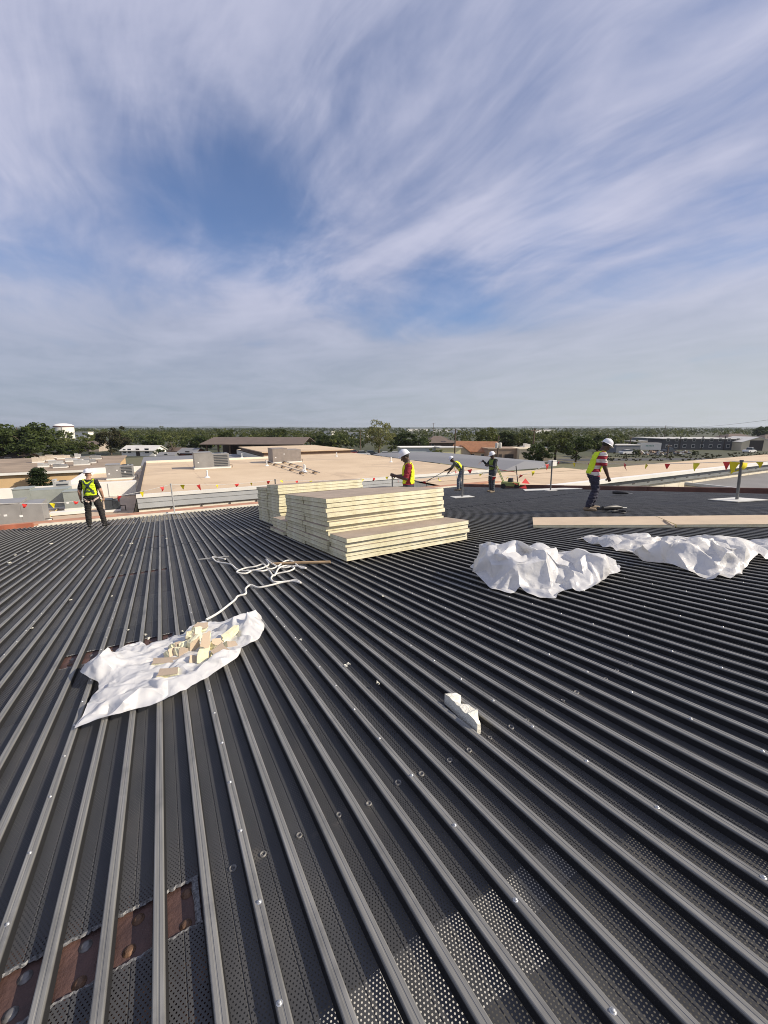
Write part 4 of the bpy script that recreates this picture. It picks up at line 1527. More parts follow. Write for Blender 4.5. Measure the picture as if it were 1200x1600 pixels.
# dry scrub round the yard
V = []
for i in range(220):
    D = g.uniform(96, 125)
    px = g.uniform(930, 1210)
    base = far_pt(px, D)
    h = g.uniform(0.15, 0.5)
    V.append(leaf_cloud(3, 9, h, h, h * 0.5, h * 0.5, 0.22, int(g.integers(1e9))) + np.array([base.x, base.y, 0]))
o = put('scrub', cloud_mesh('scrub', np.concatenate(V), L_BROWN))
tag(o, 'dry brown scrub along the yard before the slate block', 'scrub', kind='stuff')
# pale roofs scattered far off
rr = random.Random(31)
for i, (px, dd, w) in enumerate(((505, 420, 22), (548, 520, 30), (560, 300, 14), (578, 620, 40), (700, 700, 60), (722, 480, 30), (735, 900, 70), (843, 600, 40), (856, 800, 60), (130, 260, 9), (160, 330, 12), (650, 900, 50))):
    house('distant_building', 'pale roof of a distant building poking out of the woods', 'building', px, dd, w, w * 0.5, 4.2 + rr.random(), rr.uniform(-.3, .3), 'flat', 0.2, M_HWHITE, M_PALEROOF, [], over=0.3, group='far pale buildings in the woods')
# low hills on the horizon
b = MB()
M_HILL = mat('far_hill', (0.055, 0.075, 0.06), 0.95, 0, 0.2, 0.002)
rows = []
n = 90
for D, f in ((5200, 0.0), (6000, 1.0), (7600, 0.7), (8600, 0.0)):
    row = []
    for i in range(n + 1):
        az = math.radians(-62 + 124 * i / n) + YAW
        hh = 22 + 22 * mnoise.noise(Vector((i * 0.13, 1.3, 0))) + 8 * mnoise.noise(Vector((i * 0.6, 4.3, 0)))
        row.append((math.sin(az) * D, math.cos(az) * D, -2 + max(4, hh) * f))
    rows.append(row)
b.grid(rows)
tag(b.build('hills', M_HILL, smooth=True), kind='structure')

# ------------------------------------------------------------------ insulation boards
def foam_mat():
    m = bpy.data.materials.new('yellow_foam_edge')
    m.use_nodes = True
    t = NT(m.node_tree)
    b = t.n['Principled BSDF']
    tc = t.add('ShaderNodeTexCoord')
    v = tc.outputs['Object']
    n1 = t.noise(v, 14, 5, 0.7)
    n2 = t.noise(v, 2.2, 3, 0.6)
    c = t.ramp(n1, [(0.3, (0.62, 0.57, 0.36)), (0.6, (0.76, 0.72, 0.50))])
    c = t.mix(t.maprange(n2, 0.4, 0.7), c, (0.82, 0.79, 0.60))
    pit = t.maprange(t.noise(v, 70, 2, 0.5), 0.66, 0.74)
    c = t.mix(t.math('MULTIPLY', pit, 0.5), c, (0.38, 0.30, 0.16))
    t.link(c, b.inputs['Base Color'])
    b.inputs['Roughness'].default_value = 0.9
    bp = t.add('ShaderNodeBump')
    bp.inputs['Strength'].default_value = 0.5
    bp.inputs['Distance'].default_value = 0.006
    t.link(n1, bp.inputs['Height'])
    t.link(bp.outputs[0], b.inputs['Normal'])
    return m


M_FOAM = foam_mat()
M_FACER = mat('grey_tan_facer', (0.36, 0.29, 0.225), 0.85, 0, 0.14, 2.5, 0.15, 60)
M_FACERLT = mat('pale_tan_facer', (0.56, 0.44, 0.31), 0.85, 0, 0.08, 2.0, 0.12, 60)
DECK_R = Matrix.Rotation(-ALPHA, 4, 'X')


def board_mesh(w, d, h, seed, top=None):
    """foam board: facer sheets top and bottom, slightly ragged foam edge between"""
    rr = random.Random(seed)
    b = MB()
    n = 14
    path = []
    for i in range(n):
        path.append((-w / 2 + w * i / n, -d / 2))
    for i in range(n // 2):
        path.append((w / 2, -d / 2 + d * i / (n // 2)))
    for i in range(n):
        path.append((w / 2 - w * i / n, d / 2))
    for i in range(n // 2):
        path.append((-w / 2, d / 2 - d * i / (n // 2)))
    f = 0.004
    rows = []
    for z, k in ((0, 0.0), (f, 0.0), (f + 0.001, 0.003), (h * 0.5, 0.0025), (h - f - 0.001, 0.003), (h - f, 0.0), (h, 0.0)):
        row = []
        for (x, y) in path:
            j = rr.uniform(-0.003, 0.003) if k else 0
            row.append((x * (1 - (k + j) / w * 2), y * (1 - (k + j) / d * 2), z))
        rows.append(row)
    for i in range(6):
        b.grid(rows[i:i + 2], mi=(0 if i in (0, 5) else 1), close=True)
    b.poly(list(reversed(rows[0])), 0)
    b.poly(rows[-1], 0)
    return b.mesh('board', [top or M_FACER, M_FOAM])


BW, BD, BH = 2.44, 1.215, 0.0772
board_variants = [board_mesh(BW, BD, BH, s) for s in range(5)]


def board(label, x, y, dz, rz=0.0, var=0, group=None, me=None):
    """x, y: world plan centre; dz height of underside above the rib tops"""
    o = put('insulation_board', me or board_variants[var % 5])
    o.matrix_world = Matrix.Translation((x, y, deck_z(y, dz))) @ DECK_R @ Matrix.Rotation(rz, 4, 'Z')
    return tag(o, label, 'board', group)


br = random.Random(17)


def stack(n, x0, y0, where, group, jx=0.03, lean=0.0, bd=BD, bh=BH, mes=None):
    for i in range(n):
        rank = 'topmost' if i == n - 1 else ORD[i]
        lab = ('%s board of the %s' % (rank, where)) if i == n - 1 else ('%s board%s in the %s' % (rank, '' if i == 0 else ' from the bottom', where))
        board(lab, x0 + BW / 2 + br.uniform(-jx, jx) + lean * i, y0 + bd / 2 + br.uniform(-jx, jx), 0.006 + i * (bh + 0.002), br.uniform(-0.008, 0.008), i, group, me=mes[i % len(mes)] if mes else None)


half_boards = [board_mesh(BW, 0.67, 0.0715, 60 + k) for k in range(3)]
stack(5, 2.36, 5.28, 'low yellow foam tier nearest the viewer', 'boards in the low front tier', 0.025, 0.0, 0.67, 0.0715, half_boards)
stack(12, 2.34, 5.99, 'tall yellow foam stack behind the low tier', 'boards in the tall front stack', 0.025)
stack(12, 2.34, 7.235, 'second tall foam stack just behind the first', 'boards in the second stack', 0.025)
stack(14, 2.62, 10.05, 'far foam stack left of the maroon-shirt worker', 'boards in the far stack', 0.02)
stack(13, 2.60, 11.29, 'farthest foam stack, nearest the eave', 'boards in the farthest stack', 0.02)
for i in range(4):
    board('%s short board tucked low between the second and far stacks' % ('lowest' if i == 0 else ORD[i]), 2.34 + BW / 2 + br.uniform(-0.05, 0.05), 9.2, 0.006 + i * (BH + 0.002), br.uniform(-0.02, 0.02), i, 'boards low between the stacks', me=board_variants[i])
# long boards lying flat on the right
flat_me = board_mesh(2.44, 1.16, 0.055, 41, M_FACERLT)
flat_me2 = board_mesh(2.44, 1.16, 0.055, 42, M_FACERLT)
pc = (deck_pt(835, 825) + deck_pt(1053, 825)) / 2
dirv = (deck_pt(1053, 825) - deck_pt(835, 825))
rz_b = math.atan2(dirv.y, dirv.x)
nrm_b = Vector((-math.sin(rz_b), math.cos(rz_b), 0))
dirn = Vector((math.cos(rz_b), math.sin(rz_b), 0))
for i, (lab, me) in enumerate((('tan board lying flat below the striped-shirt worker', flat_me), ('second tan board laid end to end, right of the first', flat_me2), ('third tan board of the row, running out of frame', flat_me))):
    c = pc + nrm_b * (0.58 + (0.03 if i == 1 else 0)) + dirn * (2.452 * i)
    if i == 2:
        c += nrm_b * -0.06
    board(lab, c.x, c.y, 0.006 + (0.002 * i), rz_b + (0.012 * i), 0, 'tan boards laid in a row', me=me)
b = MB()
q0, q1 = deck_pt(1037, 813, 0.066), deck_pt(1052, 823, 0.066)
qm = (q0 + q1) / 2 + nrm_b * 0.04
b.tube([q0 + Vector((0, 0, .005)), qm + Vector((0, 0, .008)), q1 + Vector((0, 0, .005))], 0.012, 6)
tag(b.build('tape_strip', M_FACER), 'curled brown tape strip at the joint of two tan boards', 'tape')

# ------------------------------------------------------------------ white plastic sheeting
M_SHEET = plastic_mat('white_sheeting', (0.79, 0.795, 0.81), (0.86, 0.85, 0.83))
M_SHEET2 = plastic_mat('white_sheeting_dusty', (0.81, 0.805, 0.80), (0.88, 0.86, 0.82))


def crumple(outline, height, spacing, seed, jitter, lift=0.01, lateral=0.4, levels=(0.13, 0.10, 0.06), hvar=(0.35, 1.12), edge_h=0.35, angle=38):
    """crumpled sheet inside an outline (world x, y): random creased facets on a mound, each facet creased again at smaller scales"""
    rr = random.Random(seed)
    pts = []
    n = len(outline)
    for i in range(n):
        a, c = Vector(outline[i]).to_2d(), Vector(outline[(i + 1) % n]).to_2d()
        k = max(1, int((c - a).length / spacing))
        for j in range(k):
            q = a.lerp(c, j / k)
            pts.append(q + Vector((rr.uniform(-1, 1), rr.uniform(-1, 1))) * spacing * (0.25 if j else 0.05))
    nb = len(pts)
    xs = [p.x for p in pts]
    ys = [p.y for p in pts]

    def inside(x, y):
        r = False
        for i in range(nb):
            a, c = pts[i], pts[(i + 1) % nb]
            if (a.y > y) != (c.y > y) and x < (c.x - a.x) * (y - a.y) / (c.y - a.y) + a.x:
                r = not r
        return r
    allp = list(pts)
    for tries in range(6000):
        q = Vector((rr.uniform(min(xs), max(xs)), rr.uniform(min(ys), max(ys))))
        if inside(q.x, q.y) and all((q - p).length > spacing * rr.uniform(0.45, 0.95) for p in allp):
            allp.append(q)
    res = delaunay_2d_cdt(allp, [(i, (i + 1) % nb) for i in range(nb)], [], 1, 1e-5)
    V2, F2, orig = res[0], res[2], res[3]
    bm = bmesh.new()
    vs = []
    for i, p in enumerate(V2):
        edge = any(o < nb for o in orig[i]) if orig[i] else False
        h = height(p.x, p.y)
        if edge:
            z = lift + rr.uniform(0, edge_h) * jitter + (h * rr.uniform(0.0, 0.4))
            dx = dy = 0.0
        else:
            z = lift + h * rr.uniform(*hvar) + rr.uniform(0, jitter)
            dx, dy = rr.uniform(-1, 1) * h * lateral, rr.uniform(-1, 1) * h * lateral
        vs.append(bm.verts.new((p.x + dx, p.y + dy, deck_z(p.y + dy, z))))
    for f in F2:
        try:
            bm.faces.new([vs[k] for k in f])
        except ValueError:
            pass
    for lv, amp in enumerate(levels):
        old = set(bm.verts)
        info = {}
        bm.normal_update()
        elen = {}
        for e in bm.edges:
            elen[tuple(sorted((round(e.verts[0].co.x + e.verts[1].co.x, 5), round(e.verts[0].co.y + e.verts[1].co.y, 5))))] = e.calc_length()
        bmesh.ops.subdivide_edges(bm, edges=bm.edges[:], cuts=1, use_grid_fill=True)
        bmesh.ops.triangulate(bm, faces=bm.faces[:])
        bm.normal_update()
        for v in bm.verts:
            if v not in old:
                L = min(e.calc_length() for e in v.link_edges) * 2
                # most of each facet stays taut; some fold hard
                k = rr.choice((0.15, 0.3, 1.0, 1.6)) * rr.choice((-1, 1))
                v.co += v.normal * (amp * L * k) + Vector((rr.uniform(-1, 1), rr.uniform(-1, 1), rr.uniform(-1, 1))) * amp * L * 0.35
    for v in bm.verts:
        zmin = deck_z(v.co.y, 0.004)
        if v.co.z < zmin:
            v.co.z = zmin
    for _ in range(1):
        bmesh.ops.smooth_vert(bm, verts=bm.verts[:], factor=0.4, use_axis_x=True, use_axis_y=True, use_axis_z=True)
    for f in bm.faces:
        f.smooth = True
    bmesh.ops.recalc_face_normals(bm, faces=bm.faces[:])
    me = bpy.data.meshes.new('sheet')
    bm.to_mesh(me)
    bm.free()
    me.update()
    me.set_sharp_from_angle(angle=R(angle))
    return me


def dp2(px, py, dz=0.0):
    p = deck_pt(px, py, dz)
    return (p.x, p.y, 0)


def mound(c, L, W, Hh, ex=0.42):
    ur = RGT.to_2d()

    def f(x, y):
        dx, dy = x - c.x, y - c.y
        a = dx * ur.x + dy * ur.y
        b_ = -dx * ur.y + dy * ur.x
        q = max(0.0, 1 - (abs(a) / L) ** 2.4 - (abs(b_) / W) ** 2.0)
        return Hh * q ** ex
    return f


# sheet with scraps, left foreground
out1 = [dp2(*q, 0.02) for q in ((113, 1140), (165, 1124), (245, 1101), (300, 1072), (348, 1046), (372, 1030), (390, 1008), (413, 985), (411, 966), (392, 962), (372, 964), (345, 974), (318, 972),
                                (296, 980), (262, 1000), (232, 1006), (212, 1004), (186, 1014), (178, 1026), (140, 1034), (128, 1044), (130, 1062), (152, 1066), (152, 1078), (138, 1108))]
bun = mound(deck_pt(388, 984), 0.20, 0.17, 0.15)
cor = mound(deck_pt(160, 1052), 0.26, 0.20, 0.11)
roll = [deck_pt(200, 1104), deck_pt(330, 1056), deck_pt(388, 1012)]


def h1(x, y):
    r = 0
    for p, q in ((roll[0], roll[1]), (roll[1], roll[2])):
        d = (q - p).to_2d()
        w = Vector((x - p.x, y - p.y))
        tt = max(0, min(1, w.dot(d) / d.length_squared))
        r = max(r, math.exp(-((w - d * tt).length / 0.06) ** 2) * 0.08)
    return 0.018 + max(bun(x, y), cor(x, y), r)


sh1 = put('plastic_sheet', crumple(out1, h1, 0.115, 5, 0.035, 0.012, 0.25, (0.10, 0.06, 0.02), (0.5, 1.1)))
sh1.data.materials.append(M_SHEET)
tag(sh1, 'spread white plastic sheet holding foam scraps on the deck', 'plastic sheet')

o2 = [dp2(*q) for q in ((735, 893), (742, 912), (765, 922), (800, 931), (812, 924), (835, 934), (868, 936), (885, 922), (905, 926), (940, 915), (966, 902), (960, 882), (920, 876), (880, 872), (830, 872), (780, 874), (748, 878))]
m2a, m2b = mound(deck_pt(800, 903), 0.62, 0.44, 0.40), mound(deck_pt(915, 902), 0.54, 0.36, 0.27)
sh2 = put('plastic_sheet', crumple(o2, lambda x, y: max(m2a(x, y), m2b(x, y)), 0.20, 63, 0.05, 0.02, 0.42, (0.17, 0.10, 0.03), (0.62, 1.06)))
sh2.data.materials.append(M_SHEET)
tag(sh2, 'compact crumpled heap of white plastic sheeting, middle of the deck', 'plastic sheet')

o3 = [dp2(*q) for q in ((899, 842), (930, 852), (962, 862), (990, 872), (1030, 884), (1075, 896), (1110, 906), (1140, 906), (1166, 892), (1172, 880), (1215, 878), (1260, 872), (1290, 862), (1250, 852), (1190, 850), (1130, 846), (1080, 842), (1020, 842), (960, 842), (925, 838))]
m3a, m3b, m3c = mound(deck_pt(1085, 878), 0.95, 0.50, 0.29), mound(deck_pt(975, 853), 0.5, 0.35, 0.13), mound(deck_pt(1200, 866), 0.6, 0.35, 0.15)
sh3 = put('plastic_sheet', crumple(o3, lambda x, y: max(m3a(x, y), m3b(x, y), m3c(x, y)), 0.22, 32, 0.04, 0.02, 0.40, (0.17, 0.10, 0.03), (0.58, 1.08)))
sh3.data.materials.append(M_SHEET2)
tag(sh3, 'long crumpled white plastic sheet below the tan boards', 'plastic sheet')

# ------------------------------------------------------------------ foam scraps on the sheet and crumbs on the deck
def chunk_mesh(w, d, h, seed, mats=None):
    """broken board piece: facer top and bottom, snapped foam sides"""
    rr = random.Random(seed)
    n = rr.choice([4, 4, 4, 5])
    ang = sorted([(i + 0.5 + rr.uniform(-0.10, 0.10)) * 2 * math.pi / n for i in range(n)])
    base = [(math.cos(a) * w * 0.6 * rr.uniform(0.85, 1.15), math.sin(a) * d * 0.6 * rr.uniform(0.85, 1.15)) for a in ang]
    per = []
    for i in range(n):
        a, c = base[i], base[(i + 1) % n]
        for k in range(3):
            s = k / 3
            per.append((a[0] + (c[0] - a[0]) * s + rr.uniform(-1, 1) * 0.006, a[1] + (c[1] - a[1]) * s + rr.uniform(-1, 1) * 0.006))
    b = MB()
    rows = []
    for z, j in ((0, 0.0), (0.004, 0.0), (h * 0.4, 0.008), (h * 0.7, 0.008), (h - 0.004, 0.0), (h, 0.0)):
        rows.append([(x + rr.uniform(-j, j), y + rr.uniform(-j, j), z + (rr.uniform(-j, j) if j else 0)) for x, y in per])
    for i in range(5):
        b.grid(rows[i:i + 2], mi=0 if i in (0, 4) else 1, close=True)
    b.poly(list(reversed(rows[0])), 0)
    b.poly(rows[-1], 0)
    return b.mesh('scrap', mats or [M_FACERLT, M_FOAM])


sr = random.Random(8)
M_OFFWHITE = mat('offwhite_foam', (0.74, 0.72, 0.62), 0.9, 0, 0.12, 12, 0.5, 60)
scraps = [  # px, py, height above deck, w, d, tilt x, tilt y, turn, label
    (322, 1000, 0.10, 0.09, 0.22, 0.35, 0.1, 0.2, 'upright tan-faced offcut standing highest in the scrap pile'),
    (318, 1022, 0.07, 0.11, 0.16, 0.5, 0.2, 0.1, 'tan-faced block leaning at the front of the scrap pile'),
    (345, 1018, 0.06, 0.20, 0.14, 0.2, 0.5, -0.6, 'wide tan offcut at the right of the scrap pile'),
    (355, 1010, 0.05, 0.14, 0.12, 0.1, 0.7, -0.3, 'brown-faced offcut wedged under the sheet bunch'),
    (300, 1003, 0.09, 0.12, 0.20, 0.9, 0.2, 0.5, 'broken yellow slab across the middle of the pile'),
    (285, 1005, 0.08, 0.10, 0.16, 1.1, 0.1, 0.6, 'grey-faced slab tilted on edge in the pile'),
    (278, 1015, 0.07, 0.11, 0.14, 0.8, 0.3, 0.7, 'grey-faced block with split corner in the pile'),
    (268, 1012, 0.06, 0.10, 0.13, 0.4, 0.6, 0.5, 'small dark-faced block at the left end of the pile'),
    (262, 1022, 0.05, 0.11, 0.12, 0.5, 0.2, 0.9, 'grey-sided offcut lowest at the left of the pile'),
    (305, 988, 0.10, 0.08, 0.18, 0.5, 0.3, 0.4, 'thin strip of foam behind the upright offcut'),
    (310, 980, 0.10, 0.16, 0.08, 0.3, 0.2, 0.6, 'pinkish-faced strip at the back of the pile'),
    (293, 992, 0.10, 0.14, 0.10, 0.3, 0.9, 0.3, 'pale broken slab at the back left of the pile'),
    (335, 1008, 0.05, 0.12, 0.12, 0.2, 0.2, 0.8, 'yellow chunk half buried below the upright offcut'),
    (360, 990, 0.08, 0.05, 0.26, 0.1, 0.1, -0.5, 'long thin yellow stick pointing up to the sheet bunch'),
    (258, 1034, 0.045, 0.30, 0.09, 0.05, 0.1, 0.28, 'long flat yellow offcut lying before the pile'),
    (262, 1056, 0.03, 0.17, 0.10, 0.1, 0.05, 0.3, 'single yellow offcut lying apart on the sheet'),
    (300, 1030, 0.04, 0.09, 0.09, 0.4, 0.2, 0.4, 'small shaded chunk at the foot of the pile'),
    (330, 1030, 0.03, 0.08, 0.07, 0.2, 0.3, 0.1, 'small pale crumb of foam at the front right of the pile'),
]
for i, (px, py, hz, w, d, tx, ty, rz, lab) in enumerate(scraps):
    p = deck_pt(px, py, hz)
    o = put('foam_scrap', chunk_mesh(w * 0.78, d * 0.8, 0.068 if w < 0.25 else 0.045, 100 + i, [(M_FACERLT, M_FACER, M_FACER, M_FOAM)[(i * 7) % 4], M_FOAM]))
    o.matrix_world = Matrix.Translation(p - Vector((0, 0, 0.03))) @ Matrix.Rotation(rz - YAW, 4, 'Z') @ Matrix.Rotation(tx * 1.7, 4, 'X') @ Matrix.Rotation(ty * 1.5, 4, 'Y')
    tag(o, lab, 'foam scrap', 'foam scraps on the white sheet')
# the chunk by the weld line
q0, q1 = deck_pt(694, 1092, 0.0), deck_pt(745, 1140, 0.0)
bm_ = MB()
rr = random.Random(77)
n = 12
rows = [[], [], [], []]
Ln = (q1 - q0).length
prof = [0.5, 1.0, 1.0, 0.75, 0.45, 0.4, 0.72, 0.9, 0.85, 0.8, 0.6, 0.4, 0.2]
for i in range(n + 1):
    s = i / n
    x = Ln * s
    w = 0.078 * prof[i]
    rows[0].append((x, 0, -0.03))
    rows[1].append((x + rr.uniform(-.004, .004), 0.004, 0.036 + rr.uniform(-.008, .008)))
    rows[2].append((x + rr.uniform(-.006, .006), w + rr.uniform(-.012, .012), 0.030 + rr.uniform(-.014, .014)))
    rows[3].append((x, w + 0.01, -0.03))
bm_.grid(rows)
bm_.poly([r[0] for r in rows])
bm_.poly([r[-1] for r in reversed(rows)])
o = bm_.build('foam_chunk', [M_OFFWHITE])
dd_ = (q1 - q0)
o.matrix_world = Matrix.Translation(q0 + Vector((0, 0, 0.0))) @ DECK_R @ Matrix.Rotation(math.atan2(dd_.y, dd_.x), 4, 'Z')
tag(o, 'ragged off-white foam chunk lying alone beside the weld marks', 'foam chunk')
# crumbs scattered over the deck, each a small broken flake
crumbs = [(50, 982), (110, 938), (175, 932), (598, 932), (541, 1041), (545, 1038), (590, 1068), (200, 985), (228, 992), (285, 987), (232, 998), (470, 1000), (130, 870), (24, 868), (44, 862), (80, 850), (15, 880), (190, 868), (205, 850), (260, 842)]
for i, (px, py) in enumerate(crumbs):
    p = deck_pt(px, py)
    dist_ = (p - cam.location).length
    s = 0.0042 * dist_ * sr.uniform(0.6, 1.3)
    o = put('foam_crumb', chunk_mesh(s, s * 0.7, s * 0.35, 300 + i, [M_OFFWHITE, M_OFFWHITE]))
    o.matrix_world = Matrix.Translation(p + Vector((0, 0, 0.003))) @ Matrix.Rotation(sr.uniform(0, 6), 4, 'Z')
    tag(o, 'tiny pale foam crumb lying on the dark deck', 'foam crumb', 'foam crumbs strewn over the deck')

# ------------------------------------------------------------------ rope and stake
M_ROPE = mat('white_rope', (0.74, 0.72, 0.66), 0.85, 0, 0.12, 40, 0.5, 150)


def smooth_path(pts, k=6):
    out = []
    n = len(pts)
    for i in range(n - 1):
        p0, p1, p2, p3 = pts[max(i - 1, 0)], pts[i], pts[i + 1], pts[min(i + 2, n - 1)]
        for j in range(k):
            t = j / k
            out.append(0.5 * ((2 * p1) + (-p0 + p2) * t + (2 * p0 - 5 * p1 + 4 * p2 - p3) * t * t + (-p0 + 3 * p1 - 3 * p2 + p3) * t ** 3))
    out.append(pts[-1])
    return out


rp = [(322, 972), (340, 962), (356, 950), (367, 940), (372, 934), (384, 931), (384, 922), (392, 917), (404, 920), (424, 917), (440, 913), (458, 911), (470, 914), (462, 909), (445, 911), (428, 913), (424, 905), (432, 899), (452, 896),
      (460, 890), (448, 886), (436, 892), (428, 902), (420, 893), (408, 896), (396, 893), (384, 898), (370, 898), (382, 890), (398, 888), (412, 886), (420, 891), (434, 887), (446, 880), (456, 879), (470, 890), (478, 891), (462, 887), (440, 889), (424, 883), (416, 876), (420, 884), (408, 892), (390, 894), (372, 892), (362, 886), (352, 882), (340, 880), (334, 877), (333, 872), (352, 875)]
pts = []
for i, q in enumerate(rp):
    p = deck_pt(q[0], q[1])
    p.z += 0.012 + (0.022 if i % 3 == 0 and i > 14 else 0.004) + sr.uniform(0, 0.012)
    pts.append(p)
pts = smooth_path(pts, 6)
b = MB()
b.tube(pts, 0.0125, 7)
tag(b.build('rope', M_ROPE, smooth=True), 'tangled white rope snaking from the white sheet towards the stacks', 'rope')
b = MB()
p0, p1 = deck_pt(425, 884), deck_pt(516, 881)
b.tube([p0 + Vector((0, 0, .03)), p0.lerp(p1, 0.45) + Vector((0, 0, .034)), p1 + Vector((0, 0, .03))], [0.02, 0.024, 0.022], 7)
tag(b.build('wooden_stake', mat('stake_wood', (0.40, 0.28, 0.16), 0.85, 0, 0.25, 6)), 'slim wooden stake lying in the rope tangle', 'stake')
b = MB()
p0, p1 = deck_pt(311, 876), deck_pt(358, 871)
b.tube([p0 + Vector((0, 0, .02)), p1 + Vector((0, 0, .02))], 0.012, 6)
tag(b.build('steel_rod', mat('rod_grey', (0.4, 0.4, 0.38), 0.5, 0.4)), 'thin grey rod tied to the far rope end', 'rod')

# ------------------------------------------------------------------ warning line: posts, rope, pennants
M_POST = mat('post_grey', (0.16, 0.16, 0.16), 0.6, 0.4)
M_POSTLT = mat('post_light', (0.5, 0.5, 0.48), 0.5, 0.4)
M_PLATE = mat('plate_white', (0.66, 0.65, 0.60), 0.7, 0, 0.15, 3)
M_YEL = mat('pennant_yellow', (0.80, 0.68, 0.02), 0.6, 0, 0.06, 4)
M_REDP = mat('pennant_red', (0.62, 0.035, 0.03), 0.6, 0, 0.08, 4)


def wpost(label, px, py, h, rad=0.028, m=None, plate=0.55, tilt=(0, 0)):
    p = deck_pt(px, py)
    e = empty('warning_post', p, label=label, cat='post', group='warning line posts')
    b = MB()
    top = Vector((tilt[0], tilt[1], h))
    b.tube([(0, 0, 0.01), top], rad, 8)
    b.build('pole', m or M_POST, e)
    b = MB()
    b.tube([top * 0.985, top * 1.0 + Vector((0, 0, 0.03))], rad * 1.25, 8)
    b.build('cap', m or M_POST, e)
    b = MB()
    M = DECK_R @ Matrix.Rotation(-YAW * 0.8, 4, 'Z')
    b.box(None, (plate, plate, 0.022), mat4=Matrix.Translation((0, 0, 0.022)) @ M)
    b.build('base_plate', M_PLATE, e)
    return p + top


tp1 = wpost('grey warning post on a white plate at the right', 1151, 782, 1.05, 0.036, plate=0.85, tilt=(-0.10, 0.02))
tp2 = wpost('slim dark warning post left of the striped-shirt worker', 860, 767, 1.28, 0.03, plate=0.4, tilt=(-0.05, 0.0))
tp3 = wpost('dark warning post on a white plate before the leaning worker', 722, 777, 1.28, 0.04, plate=0.8, tilt=(-0.02, 0))
tp4 = wpost('pale slim warning post near the left eave', 273, 802.5, 1.22, 0.026, M_POSTLT, 0.6, (-0.02, 0))
tp5 = wpost('short warning post behind the far foam stack', 432, 787, 1.12, 0.03)
tp6 = wpost('dark warning post by the hands of the maroon-shirt worker', 613, 772, 0.95, 0.035)
tp0 = wpost('warning post beyond the left frame edge', -60, 835, 1.1, 0.03)
# white mat under the second post
b = MB()
q = (deck_pt(820, 767) + deck_pt(905, 764)) / 2
b.box(None, (2.3, 0.9, 0.03), mat4=Matrix.Translation(q + Vector((0, 0, 0.03))) @ DECK_R @ Matrix.Rotation(-0.75, 4, 'Z'))
tag(b.build('white_mat', M_PLATE), 'large white board lying under the slim dark post', 'board')

pen_rng = random.Random(4)


def pennant_mesh(m, seed):
    """triangular pennant, folded over its rope and curled by the wind"""
    rr = random.Random(seed)
    b = MB()
    w, h = 0.18, 0.24
    a, c, ph = rr.uniform(-0.5, 0.5), rr.uniform(0.2, 0.9), rr.uniform(0, 6)
    n = 6
    for side in (0.004, -0.004):
        rows = []
        for i in range(n + 1):
            s = i / n
            hw = w / 2 * (1 - s) + 0.004
            row = []
            for j in range(4):
                x = -hw + 2 * hw * j / 3
                y = side + math.sin(s * 2.5 + ph) * 0.05 * s * (1 + c) + x * a * s + 0.02 * math.sin(x * 20 + ph) * s
                row.append((x + 0.10 * a * s * s, y + c * 0.12 * s * s, -h * (s - 0.10 * c * s * s)))
            rows.append(row)
        b.grid(rows)
    return b.mesh('pennant', m, True)


pen_y = [pennant_mesh(M_YEL, i) for i in range(5)]
pen_r = [pennant_mesh(M_REDP, 10 + i) for i in range(5)]


def warning_line(label, a, c, sag, n, first, name='pennant_line', skip=()):
    e = empty(name, a, label=label, cat='pennant line', group='red and yellow pennant lines')
    pts = []
    for i in range(25):
        s = i / 24
        q = a.lerp(c, s)
        q.z -= 4 * s * (1 - s) * sag
        pts.append(q - a)
    b = MB()
    b.tube(pts, 0.008, 5)
    b.build('line', M_ROPE, e)
    d = (c - a)
    rz = math.atan2(d.y, d.x)
    for i in range(n):
        if i in skip:
            continue
        s = (i + 0.5 + pen_rng.uniform(-0.1, 0.1)) / n
        q = a.lerp(c, s)
        q.z -= 4 * s * (1 - s) * sag
        me = (pen_y if (i + first) % 2 == 0 else pen_r)[pen_rng.randrange(5)]
        o = put('pennant', me, e)
        o.location = q - a
        o.rotation_euler = (pen_rng.uniform(-0.5, 0.5), pen_rng.uniform(-0.3, 0.3), rz + pen_rng.uniform(-0.9, 0.9))
        o.scale = (pen_rng.uniform(0.75, 1.15), 1.0, pen_rng.uniform(0.6, 1.1))
    return e


warning_line('pennant line running left past the worker in the harness', tp0, tp4, 0.35, 9, 1)
warning_line('pennant line from the pale left post to behind the far stack', tp4, tp5, 0.10, 6, 0)
warning_line('pennant line passing behind the foam stacks', tp5, tp6, 0.12, 9, 0)
warning_line('pennant line between the two dark posts by the leaning worker', tp6, tp3, 0.45, 5, 1)
warning_line('sagging pennant line behind the standing worker and cart', tp3, tp2, 0.55, 7, 1)
warning_line('pennant line across the right end of the deck', tp2, tp1, 0.10, 9, 1)
for k_, dx_ in enumerate((-0.16, 0.10)):
    e_ = empty('pennant', tp1 + RGT * dx_ + Vector((0, 0, -0.02 - 0.02 * k_)), label=('yellow pennant knotted to the %s side of the right-hand post top' % ('near left', 'far right')[k_]), cat='pennant')
    o_ = put('cloth', pen_y[k_], e_)
    o_.rotation_euler = (0.2, 0.1, -YAW + 0.5 * k_)
    o_.scale = (1.5, 1.5, 1.5)
tpx = deck_pt(1330, 790) + Vector((0, 0, 1.05))
wpost('warning post beyond the right frame edge', 1330, 790, 1.05, 0.04)
warning_line('pennant line leaving the frame from the right-hand post', tp1, tpx, 0.05, 3, 0)

